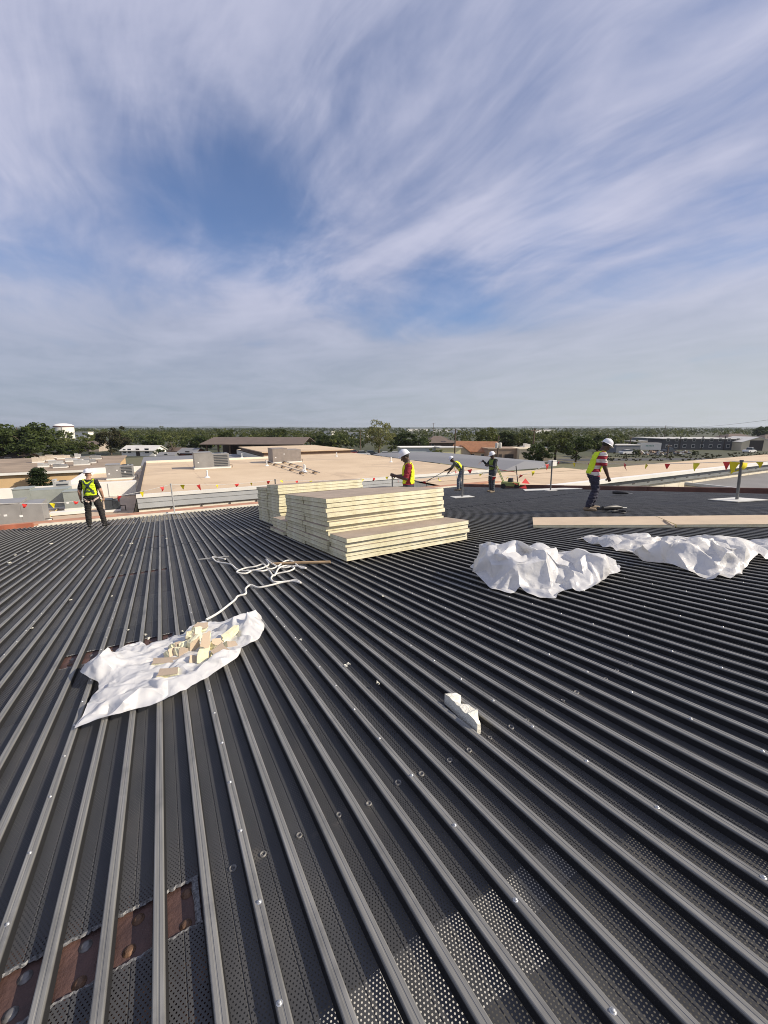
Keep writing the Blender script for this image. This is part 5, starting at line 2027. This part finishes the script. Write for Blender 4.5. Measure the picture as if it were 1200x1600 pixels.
# ------------------------------------------------------------------ workers
M_SKIN_L = mat('skin_tan', (0.42, 0.24, 0.16), 0.6, 0, 0.08, 12)
M_SKIN_D = mat('skin_dark', (0.075, 0.042, 0.03), 0.55, 0, 0.1, 12)
M_HAT = mat('hard_hat_white', (0.80, 0.80, 0.82), 0.3, 0, 0.02, 2)
M_VEST = mat('hivis_yellow', (0.62, 0.80, 0.015), 0.7, 0, 0.06, 6, 0.3, 14)
M_VESTY = mat('hivis_lemon', (0.74, 0.80, 0.015), 0.7, 0, 0.06, 6, 0.3, 14)
M_SILVER = mat('reflective_tape', (0.62, 0.63, 0.60), 0.4, 0.2, 0.05, 5)
M_BLACKC = mat('black_cloth', (0.014, 0.013, 0.013), 0.85, 0, 0.3, 8, 0.4, 18)
M_BLACKP = mat('black_trousers', (0.018, 0.016, 0.015), 0.85, 0, 0.3, 8, 0.5, 12)
M_MAROON = mat('maroon_cloth', (0.26, 0.02, 0.035), 0.85, 0, 0.2, 8, 0.4, 16)
M_NAVY = mat('navy_trousers', (0.028, 0.028, 0.05), 0.8, 0, 0.3, 6, 0.6, 12)
M_JEANS = mat('grey_jeans', (0.12, 0.14, 0.17), 0.85, 0, 0.4, 7, 0.5, 14)
M_JEANSD = mat('mottled_jeans', (0.06, 0.07, 0.08), 0.85, 0, 0.6, 9, 0.5, 14)
M_GREYC = mat('grey_green_shirt', (0.10, 0.11, 0.085), 0.85, 0, 0.2, 8)
M_DARKJ = mat('dark_jacket', (0.03, 0.033, 0.035), 0.85, 0, 0.3, 8)
M_BOOTB = mat('black_boot', (0.012, 0.011, 0.011), 0.6)
M_BOOTT = mat('tan_boot', (0.22, 0.17, 0.12), 0.8, 0, 0.2, 10)
M_STRAP = mat('harness_strap', (0.03, 0.05, 0.055), 0.7)
M_STRAPLT = mat('harness_leg_strap', (0.60, 0.48, 0.40), 0.7)


def striped_mat():
    m = bpy.data.materials.new('red_white_stripes')
    m.use_nodes = True
    t = NT(m.node_tree)
    b = t.n['Principled BSDF']
    tc = t.add('ShaderNodeTexCoord')
    sp = t.add('ShaderNodeSeparateXYZ')
    t.link(tc.outputs['Object'], sp.inputs[0])
    s = t.math('FRACT', t.math('DIVIDE', t.math('ADD', sp.outputs[2], t.math('MULTIPLY', t.noise(tc.outputs['Object'], 3, 2, 0.5), 0.05)), 0.155))
    c = t.ramp(s, [(0.0, (0.62, 0.58, 0.54)), (0.46, (0.62, 0.58, 0.54)), (0.47, (0.34, 0.025, 0.04)), (0.93, (0.30, 0.02, 0.035)), (0.94, (0.62, 0.58, 0.54))])
    t.link(c, b.inputs['Base Color'])
    b.inputs['Roughness'].default_value = 0.85
    return m


M_STRIPE = striped_mat()


def ball_chain(b, pts, rads, n=12):
    """rounded, tapered limb through the points"""
    pts = [Vector(p) for p in pts]
    P, Q = [], []
    d0 = (pts[1] - pts[0]).normalized()
    d1 = (pts[-1] - pts[-2]).normalized()
    for a in (80, 50, 25):
        P.append(pts[0] - d0 * rads[0] * math.sin(R(a)))
        Q.append(rads[0] * math.cos(R(a)))
    for i in range(len(pts)):
        P.append(pts[i])
        Q.append(rads[i])
    for a in (25, 50, 80):
        P.append(pts[-1] + d1 * rads[-1] * math.sin(R(a)))
        Q.append(rads[-1] * math.cos(R(a)))
    b.tube(P, Q, n)


def ellipsoid(b, c, r, M=None, n=14):
    rows = []
    for i in range(1, 10):
        a = math.pi * i / 10
        row = []
        for k in range(n):
            v = Vector((math.sin(a) * math.cos(2 * math.pi * k / n) * r[0], math.sin(a) * math.sin(2 * math.pi * k / n) * r[1], -math.cos(a) * r[2]))
            row.append(Vector(c) + (M @ v if M is not None else v))
        rows.append(row)
    b.grid(rows, close=True)
    b.poly(list(reversed(rows[0])))
    b.poly(rows[-1])


def person(label, loc, face, J, skin, shirt, trousers, boots, vest=None, sleeve=0.85, long_sleeve=False, scale=1.0, head_pitch=0.0, head_turn=0.0, curl=0.9, hair=True, silver=(), jacket_hem=0.0, vest_half=0.152, vest_front=True):
    base = dict(pelvis=(0, 0, 0.96), waist=(0, 0.0, 1.08), chest=(0, 0.01, 1.30), neck=(0, -0.01, 1.48), head=(0, 0.03, 1.63))
    for s, k in ((1, 'r'), (-1, 'l')):
        base.update({'sh' + k: (s * 0.185, -0.01, 1.42), 'el' + k: (s * 0.25, -0.03, 1.13), 'wr' + k: (s * 0.27, 0.05, 0.88),
                     'hip' + k: (s * 0.095, 0, 0.93), 'kn' + k: (s * 0.11, 0.03, 0.50), 'an' + k: (s * 0.12, -0.01, 0.09), 'to' + k: (s * 0.15, 0.16, 0.045)})
    base.update(J)
    j = {k: Vector(v) for k, v in base.items()}
    f2 = Vector((face.x, face.y)).normalized()
    rz = math.atan2(-f2.x, f2.y)
    e = empty('person', loc, rz, label, 'person', 'roofing workers')
    e.scale = (scale,) * 3
    b = MB()
    # torso lofted along the spine
    sp = [j['pelvis'] + Vector((0, 0, -0.10)), j['pelvis'], j['waist'], j['waist'].lerp(j['chest'], 0.5), j['chest'], j['chest'].lerp(j['neck'], 0.55), j['neck'] + Vector((0, 0, -0.02)), j['neck'] + (j['head'] - j['neck']) * 0.4]
    rx = [0.12, 0.17, 0.158, 0.165, 0.182, 0.165, 0.085, 0.058]
    ry = [0.10, 0.125, 0.115, 0.12, 0.125, 0.105, 0.075, 0.058]
    sx = Vector((j['shr'] - j['shl'])).normalized()
    rows = []
    for i, p in enumerate(sp):
        t = (sp[min(i + 1, len(sp) - 1)] - sp[max(i - 1, 0)]).normalized()
        side = Vector((1, 0, 0)).lerp(sx, min(1, i / 5)).normalized()
        side = (side - t * side.dot(t)).normalized()
        fr = t.cross(side)
        rows.append([p + side * rx[i] * math.copysign(abs(math.cos(a)) ** 0.85, math.cos(a)) + fr * ry[i] * math.copysign(abs(math.sin(a)) ** 0.85, math.sin(a)) for a in [2 * math.pi * k / 18 for k in range(18)]])
    b.grid(rows, close=True)
    b.poly(list(reversed(rows[0])))
    b.poly(rows[-1])
    bones = [(j['pelvis'] + Vector((0, 0, -0.05)), j['chest'], 'torso', 0.16), (j['chest'], j['neck'], 'torso', 0.13), (j['neck'], j['head'], 'head', 0.07)]
    for k in 'rl':
        s = 1 if k == 'r' else -1
        ball_chain(b, [j['chest'].lerp(j['neck'], 0.5).lerp(j['sh' + k], 0.45), j['sh' + k], j['sh' + k].lerp(j['el' + k], 0.5), j['el' + k]], [0.085, 0.075, 0.062, 0.05])
        ball_chain(b, [j['el' + k], j['el' + k].lerp(j['wr' + k], 0.35), j['wr' + k]], [0.05, 0.047, 0.03])
        bag = 1.12
        ball_chain(b, [j['pelvis'].lerp(j['hip' + k], 0.9), j['hip' + k].lerp(j['kn' + k], 0.3), j['kn' + k]], [0.118, 0.10, 0.075])
        ball_chain(b, [j['kn' + k], j['kn' + k].lerp(j['an' + k], 0.35), j['an' + k].lerp(j['kn' + k], 0.12)], [0.075, 0.076, 0.066])
        ball_chain(b, [j['an' + k] + Vector((0, 0, 0.06)), j['an' + k]], [0.052, 0.05])
        heel = j['an' + k] + (j['an' + k] - j['to' + k]).normalized() * 0.05
        heel.z = j['to' + k].z + 0.01
        ball_chain(b, [heel, heel.lerp(j['to' + k], 0.5), j['to' + k]], [0.048, 0.05, 0.044])
        bones += [(j['sh' + k], j['el' + k], 'uarm', 0.065), (j['el' + k], j['wr' + k], 'farm', 0.04), (j['hip' + k], j['kn' + k], 'leg', 0.09), (j['kn' + k], j['an' + k] + Vector((0, 0, 0.07)), 'leg', 0.07), (heel, j['to' + k], 'foot', 0.05), (j['an' + k], heel, 'foot', 0.05)]
        # hand: palm, four fingers, thumb
        d = (j['wr' + k] - j['el' + k]).normalized()
        inn = Vector((-s, 0.35, 0.0))
        inn = (inn - d * inn.dot(d)).normalized()
        sd = d.cross(inn) * (-s)
        palm = j['wr' + k] + d * 0.05
        Mh = Matrix((sd, d, inn)).transposed()
        ellipsoid(b, palm, (0.042, 0.058, 0.02), Mh)
        for q, (u, L) in enumerate(((0.03, 0.075), (0.011, 0.085), (-0.009, 0.08), (-0.028, 0.062))):
            p0 = palm + d * 0.038 + sd * u
            c1 = curl * 0.55
            d1 = (d * math.cos(c1) + inn * math.sin(c1))
            d2 = (d * math.cos(c1 * 2.1) + inn * math.sin(c1 * 2.1))
            p1 = p0 + d1 * L * 0.5
            ball_chain(b, [p0, p1, p1 + d2 * L * 0.5], [0.0105, 0.010, 0.0085], 8)
        tb = palm - d * 0.015 + sd * 0.036
        t1 = tb + (sd * 0.7 + d * 0.6 + inn * 0.3).normalized() * 0.035
        ball_chain(b, [tb, t1, t1 + (d * 0.8 + inn * 0.5).normalized() * 0.03], [0.013, 0.0115, 0.0095], 8)
        bones += [(j['wr' + k], palm + d * 0.09, 'hand', 0.03)]
    # head
    Hm = Matrix.Rotation(head_turn, 3, 'Z') @ Matrix.Rotation(-head_pitch, 3, 'X')
    hc = j['head']
    ellipsoid(b, hc + Hm @ Vector((0, -0.005, 0.03)), (0.076, 0.096, 0.10), Hm)
    ellipsoid(b, hc + Hm @ Vector((0, 0.025, -0.055)), (0.058, 0.066, 0.062), Hm)
    ball_chain(b, [hc + Hm @ Vector((0, 0.088, 0.01)), hc + Hm @ Vector((0, 0.108, -0.025))], [0.012, 0.016], 8)
    ellipsoid(b, hc + Hm @ Vector((0, 0.085, -0.062)), (0.024, 0.012, 0.01), Hm)
    for s in (-1, 1):
        ellipsoid(b, hc + Hm @ Vector((s * 0.078, -0.008, -0.01)), (0.012, 0.022, 0.034), Hm)
    ball_chain(b, [j['neck'] + Vector((0, 0, -0.03)), hc + Hm @ Vector((0, -0.02, -0.06))], [0.062, 0.058])
    raw = b.mesh('body_raw')
    tmp = bpy.data.objects.new('tmp_body', raw)
    COL.objects.link(tmp)
    md = tmp.modifiers.new('r', 'REMESH')
    md.mode = 'VOXEL'
    md.voxel_size = 0.0095
    ms = tmp.modifiers.new('s', 'SMOOTH')
    ms.factor = 0.5
    ms.iterations = 4
    dg = bpy.context.evaluated_depsgraph_get()
    me = bpy.data.meshes.new_from_object(tmp.evaluated_get(dg))
    bpy.data.objects.remove(tmp)
    me.name = 'body'
    nf = len(me.polygons)
    cen_ = np.zeros(nf * 3, dtype=np.float32)
    me.polygons.foreach_get('center', cen_)
    cen_ = cen_.reshape(-1, 3)
    best = np.full(nf, 1e9)
    tagi = np.zeros(nf, dtype=int)
    par_ = np.zeros(nf)
    for i, (a, c, tg, r) in enumerate(bones):
        a_, d_ = np.array(a), np.array(c - a)
        tt = np.clip(((cen_ - a_) @ d_) / max(1e-9, d_ @ d_), 0, 1)
        dist = np.linalg.norm(cen_ - a_ - tt[:, None] * d_, axis=1) / r
        m_ = dist < best
        best[m_] = dist[m_]
        tagi[m_] = i
        par_[m_] = tt[m_]
    names = [x[2] for x in bones]
    mi = np.zeros(nf, dtype=np.int32)
    belt = j['pelvis'] + Vector((0, 0, 0.03 - jacket_hem))
    spine = (j['chest'] - j['pelvis']).normalized()
    along = (cen_ - np.array(belt)) @ np.array(spine)
    for i in range(nf):
        tg = names[tagi[i]]
        if tg == 'torso':
            mi[i] = 1 if along[i] > 0 else 2
            if cen_[i][2] > j['neck'].z + 0.012 and math.hypot(cen_[i][0] - j['neck'].x, cen_[i][1] - j['neck'].y) < 0.10:
                mi[i] = 0
        elif tg == 'leg':
            mi[i] = 1 if (along[i] > 0) else 2
        elif tg == 'foot':
            mi[i] = 3
        elif tg == 'uarm':
            mi[i] = 1 if (long_sleeve or par_[i] < sleeve) else 0
        elif tg == 'farm':
            mi[i] = 1 if long_sleeve else 0
    hd_ = np.linalg.norm(cen_ - np.array(hc), axis=1)
    mi[(hd_ < 0.145) & (cen_[:, 2] > j['neck'].z - 0.01)] = 0
    # creases in the cloth
    nvt = len(me.vertices)
    cloth = np.zeros(nvt, dtype=bool)
    for i, pl in enumerate(me.polygons):
        if mi[i] in (1, 2):
            for k in pl.vertices:
                cloth[k] = True
    co_ = np.zeros(nvt * 3, dtype=np.float32)
    me.vertices.foreach_get('co', co_)
    no_ = np.zeros(nvt * 3, dtype=np.float32)
    me.vertex_normals.foreach_get('vector', no_)
    co_, no_ = co_.reshape(-1, 3), no_.reshape(-1, 3)
    for k in np.nonzero(cloth)[0]:
        c = co_[k]
        a = mnoise.noise(Vector((c[0] * 9, c[1] * 9, c[2] * 19)))
        b2_ = mnoise.noise(Vector((c[0] * 22 + 5, c[1] * 22, c[2] * 34)))
        co_[k] = c + no_[k] * (0.012 * (1 - 2.2 * abs(a)) + 0.004 * b2_)
    me.vertices.foreach_set('co', co_.ravel())
    for m_ in (skin, shirt, trousers, boots):
        me.materials.append(m_)
    me.polygons.foreach_set('material_index', mi)
    me.polygons.foreach_set('use_smooth', [True] * nf)
    me.update()
    body = put('body', me, e)
    # vest: the torso shell pushed outwards
    if vest is not None:
        frn = spine.cross(Vector((1, 0, 0))) * -1
        if frn.y < 0:
            frn = -frn
        topv = (Vector(j['neck']) - belt).dot(spine)
        keep = []
        ntorso = [i for i in range(nf) if (names[tagi[i]] == 'torso' and 0.02 < along[i] < topv + 0.01 and (Vector(cen_[i]) - j['neck']).length > 0.105
                  and (abs(cen_[i][0]) < vest_half) and (vest_front or (Vector(cen_[i]) - belt).dot(frn) < 0.045 + 0.02 * abs(cen_[i][0]) / 0.1))]
        bm = bmesh.new()
        bm.from_mesh(me)
        bm.faces.ensure_lookup_table()
        ks = set(ntorso)
        bmesh.ops.delete(bm, geom=[f for f in bm.faces if f.index not in ks], context='FACES')
        bm.normal_update()
        for v in bm.verts:
            v.co += v.normal * 0.016
        for f in bm.faces:
            f.material_index = 0
            a = (f.calc_center_median() - belt).dot(spine)
            xx = f.calc_center_median().x
            for (lo, hi) in silver:
                if lo < a < hi:
                    f.material_index = 1
            if silver and 0.085 < abs(xx) < 0.125:
                f.material_index = 1
        # front opening
        ext = bmesh.ops.solidify(bm, geom=bm.faces[:], thickness=0.006)
        vme = bpy.data.meshes.new('safety_vest')
        bm.to_mesh(vme)
        bm.free()
        vme.materials.clear()
        vme.materials.append(vest)
        vme.materials.append(M_SILVER)
        put('safety_vest', vme, e)
    # hard hat
    hb_ = MB()
    hb_.lathe([(0.118, -0.002), (0.117, 0.03), (0.108, 0.065), (0.088, 0.098), (0.055, 0.118), (0.02, 0.126), (0.0001, 0.127)], 24, sx=0.90, sy=1.08)
    hat = hb_.build('hard_hat', M_HAT, e, True)
    hat.matrix_local = Matrix.Translation(hc + Hm @ Vector((0, -0.004, 0.068))) @ Hm.to_4x4()
    hb_ = MB()
    rows = []
    for rr_, z in ((0.112, -0.004), (0.14, -0.012), (0.141, -0.008), (0.116, 0.006)):
        row = []
        for k in range(24):
            a = 2 * math.pi * k / 24
            ex = 1.0 + (0.20 * max(0, math.sin(a)) ** 2 if rr_ > 0.13 else 0)
            row.append((rr_ * 0.90 * math.cos(a), rr_ * 1.08 * ex * math.sin(a), z - (0.006 * max(0, math.sin(a)) if rr_ > 0.13 else 0)))
        rows.append(row)
    hb_.grid(rows, close=True)
    hb_.build('brim', M_HAT, hat, True)
    hb_ = MB()
    hb_.tube([(0, 0.118, 0.03), (0, 0.085, 0.09), (0, 0.0, 0.130), (0, -0.085, 0.09), (0, -0.118, 0.03)], [0.006, 0.011, 0.012, 0.011, 0.006], 6)
    hb_.build('ridge', M_HAT, hat, True)
    if hair:
        hb_ = MB()
        ellipsoid(hb_, (0, -0.022, 0.015), (0.082, 0.088, 0.075))
        h_ = hb_.build('hair', mat('dark_hair', (0.012, 0.01, 0.009), 0.7), e, True)
        h_.matrix_local = Matrix.Translation(hc + Hm @ Vector((0, 0, 0.02))) @ Hm.to_4x4()
    return e, me, j


def strap(parent, me, pts, w, m, name='harness_strap', off_=0.03):
    """flat webbing pulled over the body through the points"""
    bvh = BVHTree.FromPolygons([v.co for v in me.vertices], [tuple(p.vertices) for p in me.polygons])
    pts = smooth_path([Vector(p) for p in pts], 5)
    P, Nn = [], []
    for p in pts:
        co, n, _, _ = bvh.find_nearest(p)
        P.append(co + n * off_)
        Nn.append(n)
    rows = [[], [], [], []]
    for i, p in enumerate(P):
        t = (P[min(i + 1, len(P) - 1)] - P[max(i - 1, 0)]).normalized()
        s = t.cross(Nn[i]).normalized() * w / 2
        rows[0].append(p - s)
        rows[1].append(p + s)
        rows[2].append(p + s + Nn[i] * 0.004)
        rows[3].append(p - s + Nn[i] * 0.004)
    b = MB()
    b.grid(rows + [rows[0]])
    return b.build(name, m, parent)


LEFT = -RGT
# worker in the harness, seen from behind
p = deck_pt(150, 823)
w1, me1, j1 = person('worker seen from behind in lime vest with crossed harness straps', p, FWD * 0.95 - RGT * 0.35, dict(
    kner=None or (0, 0, 0)) if False else dict(
    hipr=(0.10, 0, 0.93), knr=(0.19, 0.03, 0.50), anr=(0.25, -0.02, 0.09), tor=(0.32, 0.13, 0.045),
    hipl=(-0.10, 0, 0.93), knl=(-0.15, 0.03, 0.50), anl=(-0.17, 0.0, 0.09), tol=(-0.22, 0.15, 0.045),
    elr=(0.28, -0.05, 1.14), wrr=(0.29, 0.05, 0.90), ell=(-0.27, -0.04, 1.13), wrl=(-0.30, 0.06, 0.88)),
    M_SKIN_L, M_BLACKC, M_BLACKP, M_BOOTB, M_VEST, sleeve=0.78, scale=1.05, head_pitch=0.15, head_turn=0.5, hair=False)
strap(w1, me1, [(0.13, -0.10, 1.47), (0.03, -0.2, 1.34), (-0.07, -0.2, 1.20), (-0.15, -0.15, 1.06)], 0.045, M_STRAP)
strap(w1, me1, [(-0.13, -0.10, 1.47), (-0.03, -0.2, 1.34), (0.07, -0.2, 1.20), (0.15, -0.15, 1.06)], 0.045, M_STRAP)
strap(w1, me1, [(-0.14, -0.15, 1.16), (0.0, -0.2, 1.15), (0.14, -0.15, 1.16)], 0.035, M_STRAP)
strap(w1, me1, [(-0.17, -0.05, 0.94), (-0.10, -0.16, 0.85), (-0.02, -0.12, 0.81)], 0.05, M_STRAPLT, 'leg_strap', 0.012)
strap(w1, me1, [(0.17, -0.05, 0.94), (0.10, -0.16, 0.85), (0.02, -0.12, 0.81)], 0.05, M_STRAPLT, 'leg_strap', 0.012)
b = MB()
b.box((0, -0.19, 1.335), (0.09, 0.02, 0.08))
b.build('harness_ring_plate', M_STRAP, w1)

# worker in maroon, behind the stacks, fiddling with a pennant
p = Vector((5.12, 7.78, deck_z(7.78)))
person('worker in maroon shirt and yellow vest handling a pennant behind the stacks', p, LEFT * 0.95 + FWD * 0.10, dict(
    neck=(0, 0.02, 1.48), head=(0, 0.085, 1.62), elr=(0.24, 0.06, 1.15), wrr=(0.10, 0.30, 1.17), ell=(-0.24, 0.05, 1.15), wrl=(-0.08, 0.33, 1.20)),
    M_SKIN_D, M_MAROON, M_NAVY, M_BOOTB, M_VESTY, sleeve=0.95, scale=1.0, head_pitch=0.45, hair=True)

# leaning worker with a pole tool
p = deck_pt(717, 766)
w3, me3, j3 = person('leaning worker in yellow vest bending over a long-handled tool', p, LEFT * 0.92 + FWD * 0.2, dict(
    pelvis=(0, -0.10, 0.95), waist=(0, -0.04, 1.06), chest=(0, 0.13, 1.24), neck=(0, 0.27, 1.36), head=(0, 0.38, 1.46),
    shr=(0.185, 0.22, 1.31), shl=(-0.185, 0.22, 1.31), elr=(0.22, 0.36, 1.06), wrr=(0.16, 0.50, 0.88), ell=(-0.2, 0.40, 1.08), wrl=(-0.10, 0.62, 0.98),
    hipr=(0.10, -0.10, 0.92), hipl=(-0.10, -0.10, 0.92), knr=(0.13, 0.0, 0.50), knl=(-0.13, 0.04, 0.50), anr=(0.15, -0.10, 0.09), anl=(-0.15, 0.02, 0.09), tor=(0.17, 0.07, 0.045), tol=(-0.18, 0.19, 0.045)),
    M_SKIN_D, M_GREYC, M_JEANS, M_BOOTT, M_VESTY, sleeve=0.95, scale=1.08, head_pitch=0.75)
# the tool in his hands
W3 = w3.matrix_world.copy()
W3 = Matrix.Translation(w3.location) @ Matrix.Rotation(w3.rotation_euler[2], 4, 'Z') @ Matrix.Scale(1.08, 4)
e = empty('scraper_pole', W3 @ Vector((0.05, 0.45, 0.9)), label='long-handled tool held by the leaning worker', cat='tool')
o0 = e.location
b = MB()
b.tube([W3 @ Vector((0.18, 0.44, 0.92)) - o0, W3 @ Vector((-0.08, 0.66, 0.95)) - o0, W3 @ Vector((-0.28, 1.5, 0.45)) - o0], 0.014, 7)
b.build('shaft', M_DARK, e)
b = MB()
b.tube([W3 @ Vector((-0.24, 1.32, 0.56)) - o0, W3 @ Vector((-0.29, 1.55, 0.42)) - o0], [0.025, 0.03], 7)
b.build('grip', M_DARK, e)

# standing worker with raised hand
p = deck_pt(768, 769)
w4, me4, j4 = person('standing worker in dark sleeves and lime vest raising one hand', p, LEFT * 0.9 - FWD * 0.35, dict(
    neck=(0, 0.01, 1.48), head=(0, 0.07, 1.62), elr=(0.25, 0.14, 1.20), wrr=(0.20, 0.36, 1.36), ell=(-0.25, 0.12, 1.17), wrl=(-0.12, 0.33, 1.20),
    anr=(0.10, -0.05, 0.09), tor=(0.12, 0.12, 0.045), anl=(-0.14, 0.03, 0.09), tol=(-0.18, 0.2, 0.045)),
    M_SKIN_D, M_DARKJ, M_JEANSD, M_BOOTT, mat('dull_lime_vest', (0.20, 0.28, 0.04), 0.8, 0, 0.4, 6), long_sleeve=True, scale=1.03, head_pitch=0.35, vest_half=0.13, silver=((0.10, 0.15), (0.24, 0.28)))
W4 = Matrix.Translation(w4.location) @ Matrix.Rotation(w4.rotation_euler[2], 4, 'Z') @ Matrix.Scale(1.03, 4)
b = MB()
a0, a1 = W4 @ Vector((0.18, 0.42, 1.42)), W4 @ Vector((0.10, 0.72, 1.22))
b.tube([a0, a0.lerp(a1, 0.5), a1], [0.02, 0.035, 0.012], 7)
tag(b.build('cloth_strip', mat('cloth_strip', (0.30, 0.25, 0.24), 0.9)), 'pale strip held out in the raised hand of the standing worker', 'strip')

# worker in the striped shirt, walking right
p = deck_pt(922, 797)
person('worker in red and white striped shirt walking with lime vest', p, RGT * 0.97 - FWD * 0.12, dict(
    pelvis=(0, -0.02, 0.95), waist=(0, 0.0, 1.07), chest=(0, 0.06, 1.285), neck=(0, 0.11, 1.455), head=(0, 0.195, 1.58),
    shr=(0.185, 0.10, 1.39), shl=(-0.185, 0.12, 1.39), elr=(0.235, 0.13, 1.11), wrr=(0.22, 0.24, 0.87), ell=(-0.22, 0.06, 1.11), wrl=(-0.2, 0.14, 0.88),
    hipr=(0.10, -0.02, 0.92), hipl=(-0.10, -0.02, 0.92), knr=(0.12, 0.02, 0.50), knl=(-0.12, 0.13, 0.51), anr=(0.13, -0.12, 0.09), anl=(-0.13, 0.08, 0.09), tor=(0.15, 0.05, 0.045), tol=(-0.16, 0.25, 0.045)),
    M_SKIN_D, M_STRIPE, M_NAVY, M_BOOTT, M_VEST, sleeve=0.9, scale=1.04, head_pitch=0.5, jacket_hem=0.10, vest_half=0.14, vest_front=False)

# ------------------------------------------------------------------ tools and cart
M_TOOL = mat('tool_black', (0.02, 0.02, 0.022), 0.45)
M_TOOLG = mat('tool_grey', (0.35, 0.35, 0.33), 0.5, 0.4)


def power_tool(label, px, py, rz, s=1.0, coil=True):
    p = deck_pt(px, py)
    e = empty('power_tool', p + Vector((0, 0, 0.01)), rz, label, 'power tool', 'power tools on the deck')
    e.scale = (s,) * 3
    b = MB()
    b.tube([(-0.25, 0, 0.09), (-0.1, 0, 0.10), (0.1, 0, 0.10), (0.28, 0, 0.085)], [0.05, 0.07, 0.065, 0.03], 10)
    b.build('motor_body', M_TOOL, e, True)
    b = MB()
    b.tube([(-0.12, 0.0, 0.09), (-0.17, 0.14, 0.05), (-0.18, 0.24, 0.04)], [0.035, 0.03, 0.035], 8)
    b.build('grip', M_TOOL, e, True)
    b = MB()
    b.tube([(0.26, 0, 0.085), (0.42, 0, 0.07)], 0.014, 8)
    b.build('bit', M_TOOLG, e)
    if coil:
        b = MB()
        b.tube([(0.05 + 0.16 * math.cos(a) * (1 + 0.2 * math.sin(3 * a)), -0.2 + 0.12 * math.sin(a), 0.02 + 0.006 * a / 3) for a in [i * 0.35 for i in range(40)]], 0.012, 6)
        b.build('cord', M_TOOL, e, True)
    return e


power_tool('black power tool with coiled cord at the striped-shirt worker\'s feet', 955, 800, -0.3, 1.05)
power_tool('small dark tool lying nearer the brown kerb', 968, 774, -0.9, 0.9, False)

p = deck_pt(797, 763)
ct = empty('screw_cart', p, -0.9, 'small yellow-green fastening cart with tall handle by the kerb', 'cart')
ct.scale = (1.15, 1.15, 1.15)
M_CART = mat('cart_lime', (0.32, 0.36, 0.12), 0.6)
b = MB()
b.box((0, 0, 0.2), (0.75, 0.4, 0.16))
b.build('deck_plate', M_CART, ct)
for x in (-0.28, 0.28):
    for y in (-0.2, 0.2):
        b = MB()
        b.tube([(x, y - 0.03, 0.11), (x, y + 0.03, 0.11)], 0.11, 12)
        b.build('wheel', M_TOOL, ct)
b = MB()
b.tube([(0.0, 0, 0.28), (0.0, 0, 0.45)], [0.13, 0.1], 10)
b.build('motor', M_TOOL, ct, True)
for y in (-0.17, 0.17):
    b = MB()
    b.tube([(-0.3, y, 0.28), (-0.62, y, 0.95)], 0.02, 7)
    b.build('handle_bar', M_CART, ct)
b = MB()
b.tube([(0.3, 0, 0.28), (0.18, 0, 1.0)], 0.02, 7)
b.build('mast', M_TOOL, ct)
b = MB()
b.tube([(-0.55, 0.0, 0.8), (0.2, 0.0, 0.72)], 0.014, 6)
b.build('brace', mat('cart_red', (0.35, 0.05, 0.04), 0.6), ct)
# red flag bundle dropped by the cart
b = MB()
p = deck_pt(808, 764)
for k in range(5):
    rr = random.Random(k)
    a = rr.uniform(0, 6)
    q = p + Vector((rr.uniform(-.15, .15), rr.uniform(-.15, .15), 0.05 + 0.12 * k))
    b.poly([q, q + Vector((math.cos(a) * .4, math.sin(a) * .4, rr.uniform(-.05, .15))), q + Vector((math.cos(a + 0.8) * .35, math.sin(a + .8) * .35, rr.uniform(0, .25)))])
tag(b.build('pennant_bundle', M_REDP), 'bunched red pennants hanging beside the cart', 'pennants')

# ------------------------------------------------------------------ summer haze
hz = MB()
hz.box((0, 0, 24), (15000, 15000, 52))
hz_m = bpy.data.materials.new('pale_haze')
hz_m.use_nodes = True
t = NT(hz_m.node_tree)
for nd in list(t.n):
    t.n.remove(nd)
ho = t.add('ShaderNodeOutputMaterial')
hv = t.add('ShaderNodeVolumePrincipled')
hv.inputs['Color'].default_value = (0.80, 0.87, 0.95, 1)
hv.inputs['Density'].default_value = 0.00011
hv.inputs['Anisotropy'].default_value = 0.2
t.link(hv.outputs[0], ho.inputs['Volume'])
haze = hz.build('haze', hz_m)
tag(haze, 'thin pale summer haze over the far woods', 'haze', kind='stuff')
